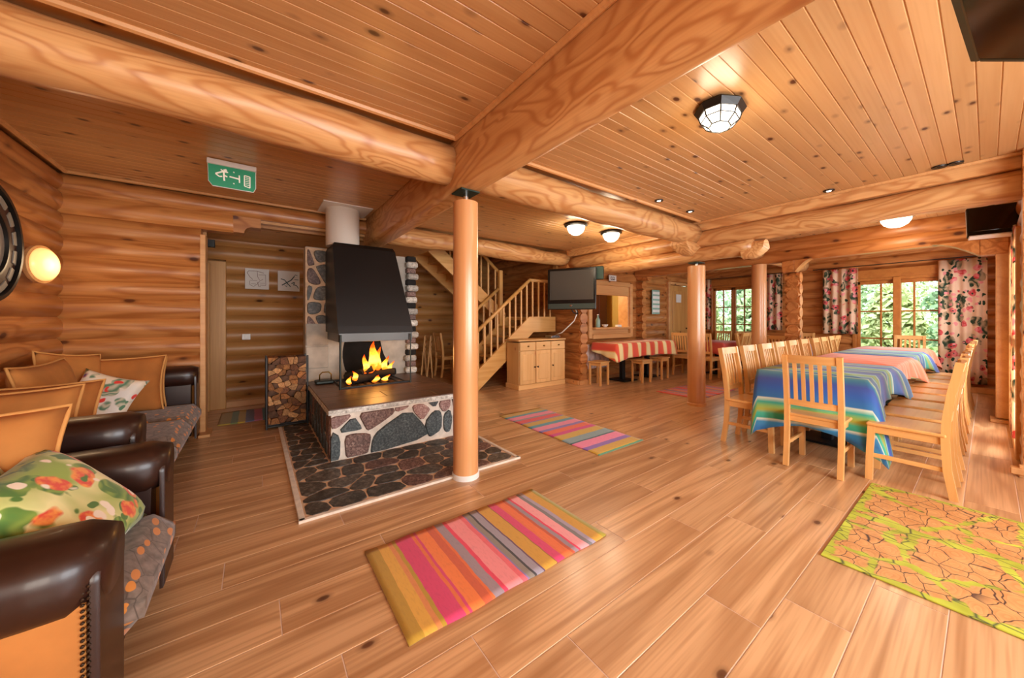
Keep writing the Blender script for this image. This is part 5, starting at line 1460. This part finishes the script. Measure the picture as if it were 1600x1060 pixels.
for x, y, lb, on in ((3.83, 2.29, 'small recessed downlight beside the round beam, left one', 1), (4.54, 2.28, 'small recessed downlight beside the round beam, right one', 1), (5.02, 1.02, 'small lit recessed downlight next to the cross beam', 1), (5.05, .26, 'dark recessed downlight at the right, left one of a pair', 0), (5.05, .17, 'dark recessed downlight at the right, right one of a pair', 0)):
    t = thing('downlight', lb, 'lamp', (x, y, HC), 0, 'recessed downlights')
    G().lathe([(.028, -.001), (.05, -.002), (.046, -.012), (.03, -.010)], (0, 0, 0), 20).build('ring', M['blackmetal'], t, SM)
    G().lathe([(.028, -.004), (.02, -.012), (.004, -.014)], (0, 0, 0), 16).build('lens', M['downlit'] if on else M['tvblack'], t, SM)
ex = thing('exit_sign', 'green exit sign with running figure, arrow and door on the ceiling', 'sign', (-.16, 3.99, 2.55))
G().box((0, .0, .10), (.345, .05, .045), .004).build('housing', M['white'], ex)
g = G(); g.prism([(-.165, .08), (.165, .08), (.165, -.07), (.15, -.105), (-.135, -.105), (-.16, -.07)], lambda a, b: (a, .009, b), lambda a, b: (a, -.006, b)); pn = g.build('panel', M['exitgreen'], ex)
g = G(); g.tube([(-.165, 0, .08), (-.16, 0, -.07), (-.135, 0, -.106), (.15, 0, -.106), (.166, 0, -.07), (.166, 0, .08)], .005, 6); g.build('edge', M['white'], ex)
g = G(); q = lambda a, b, h: (a, -.006 - h, b)
for w, pts in ((.012, [(-.115, .0), (-.085, .018), (-.055, .035)]), (.010, [(-.115, .0), (-.09, -.02), (-.07, -.015)]), (.012, [(-.06, .03), (-.058, -.02), (-.055, -.05)]), (.01, [(-.08, .045), (-.06, .03), (-.03, .028)]), (.022, [(-.053, .052), (-.045, .034)]), (.01, [(-.06, .0), (-.035, -.012)]),
               (.012, [(-.02, -.005), (.05, -.012)]), (.01, [(.048, .022), (.05, -.045)]), (.008, [(.008, .045), (.012, .035)]), (.008, [(.008, -.055), (.012, -.065)])): g.ribbon(pts, w, q, .002)
for pts in ([(.085, .03), (.125, .025)], [(.125, .025), (.125, -.075)], [(.125, -.075), (.085, -.065)], [(.085, -.065), (.085, .03)]): g.ribbon(pts, .008, q, .002)
for k in range(5): g.ribbon([(.092, .012 - k * .016), (.12, .01 - k * .016)], .005, q, .002)
g.build('symbols', M['exitwhite'], pn)

# ------------------------------------------------------------------ curtains
M['curtain'] = floral('curtain_floral', '#f2d2b4', '#1f4028', '#e6c39c', '#e04a50', '#f2a0a0', '#ee8a88', 4.2, trans=.4)
def curtain(label, axis, fixed, a0, a1, z0, z1, folds, amp=.035):
    t = thing('curtain', label, 'curtain', (0, 0, 0), 0, 'floral curtains'); g = G(); n = folds * 10; m = 8
    for k in range(m + 1):
        z = z1 + (z0 - z1) * k / m
        for i in range(n + 1):
            u = i / n; a = a0 + (a1 - a0) * u; w = amp * math.sin(u * folds * 2 * PI) * (.7 + .3 * k / m)
            g.v.append((fixed + w, a, z) if axis == 'y' else (a, fixed + w, z))
    for k in range(m):
        for i in range(n): p = k * (n + 1) + i; g.f.append((p, p + 1, p + n + 2, p + n + 1))
    o = g.build('fabric', M['curtain'], t, True); o.modifiers.new('thickness', 'SOLIDIFY').thickness = .004
    return t
curtain('floral curtain left of the right-hand far window', 'y', 10.0, 1.58, 2.13, .97, 2.34, 4, .025)
curtain('floor-length floral curtain right of the right-hand far window', 'y', 10.0, .0, .53, .16, 2.34, 4, .025)
curtain('floral curtain right of the left-hand far window', 'y', 10.0, 2.86, 3.42, 1.02, 2.36, 4, .025)
curtain('narrow floral curtain left of the left-hand far window', 'y', 10.0, 4.45, 4.68, 1.0, 2.36, 2, .025)
curtain('floral curtain at the terrace door on the right wall', 'x', -.165, 5.95, 6.55, .12, 2.2, 6, .022)
curtain('floral curtain beyond the post on the right wall', 'x', -.14, 7.62, 8.0, .8, 2.2, 4, .02)
for (lb, a, b) in (('long dark curtain rod over the right-hand far window', -.1, 2.3), ('long dark curtain rod over the left-hand far window', 2.75, 4.8)):
    r = thing('curtain_rod', lb, 'curtain rod', (10.0, (a + b) / 2, 2.37)); G().cyl((0, -(b - a) / 2, 0), (0, (b - a) / 2, 0), .009, .009, 8).build('rod', M['blackmetal'], r, SM)
    for s in (-1, 1): G().cyl((0, s * (b - a) / 2 * .96, 0), (.11, s * (b - a) / 2 * .96, 0), .007, .007, 6).build('bracket', M['blackmetal'], r, SM)

# ------------------------------------------------------------------ outside
gd = struct(G().box((26, 2, -.75), (31, 60, .5)).build('ground', M['grass']))
def tree(x, y, h, w, mat, label, seed, conif=False):
    rn = random.Random(seed); t = thing('tree', label, 'tree', (x, y, -.5), 0, 'trees outside the windows')
    G().cyl((0, 0, 0), (0, 0, h * .9), .09, .03, 8).build('trunk', M['bark'], t, SM)
    g = G()
    for i in range(2600):
        z = rn.uniform(.06, 1) ; 
        if conif: rr = w * (1 - z) * (.6 + .4 * math.sin(z * 40)) + .1
        else: rr = w * math.sin(PI * min(1, z * .9 + .08)) ** .6
        a = rn.uniform(0, 2 * PI); r = rr * rn.uniform(.35, 1) ; s = rn.uniform(.06, .15)
        c = Vector((r * math.cos(a), r * math.sin(a), z * h))
        d1_ = Vector((rn.uniform(-1, 1), rn.uniform(-1, 1), rn.uniform(-1, 1))).normalized() * s; d2_ = d1_.orthogonal().normalized() * s * .6
        g.add([c - d1_, c + d2_, c + d1_, c - d2_], [(0, 1, 2, 3)])
    o = g.build('foliage', M[mat], t); o['kind'] = 'stuff'
TL = [('pale bushy tree outside the right-hand window, right side', 14.0, -.1, 3.2, .9, 'leafA', 0), ('small yellow-green tree in the middle of the right-hand window', 14.2, 1.55, 2.7, .62, 'leafC', 0), ('mid-green bush at the left of the right-hand window', 14.0, 3.05, 3.0, .8, 'leafB', 0),
      ('pale bush at the right of the left-hand window', 14.0, 4.9, 2.8, .8, 'leafA', 0), ('yellow-green bush at the left of the left-hand window', 14.2, 6.7, 3.0, .85, 'leafC', 0), ('conifer outside the right-hand window', 17.0, .55, 6.5, 1.25, 'leafB', 1), ('pale taller tree outside the right-hand window, left side', 17.2, 3.3, 5.5, 1.3, 'leafA', 0),
      ('conifer outside the left-hand window', 17.0, 6.2, 6.5, 1.35, 'leafB', 1), ('pale taller tree outside the left-hand window', 17.2, 9.2, 6.0, 1.4, 'leafA', 0), ('broad tree behind the right-hand conifer', 21.5, .5, 8.0, 2.2, 'leafC', 0), ('broad tree between the two far windows', 21.5, 5.2, 8.0, 2.3, 'leafA', 0), ('broad tree far behind the left-hand window', 21.5, 10.0, 8.0, 2.3, 'leafB', 0),
      ('tall pale tree farthest behind the right-hand window', 27.0, 3.0, 11.0, 3.0, 'leafA', 0), ('tall tree farthest behind the left-hand window', 27.0, 9.6, 11.0, 3.0, 'leafC', 0)]
for i, (lb, x, y, h, w, m_, cf) in enumerate(TL): tree(x, y, h, w, m_, lb, i + 20, bool(cf))
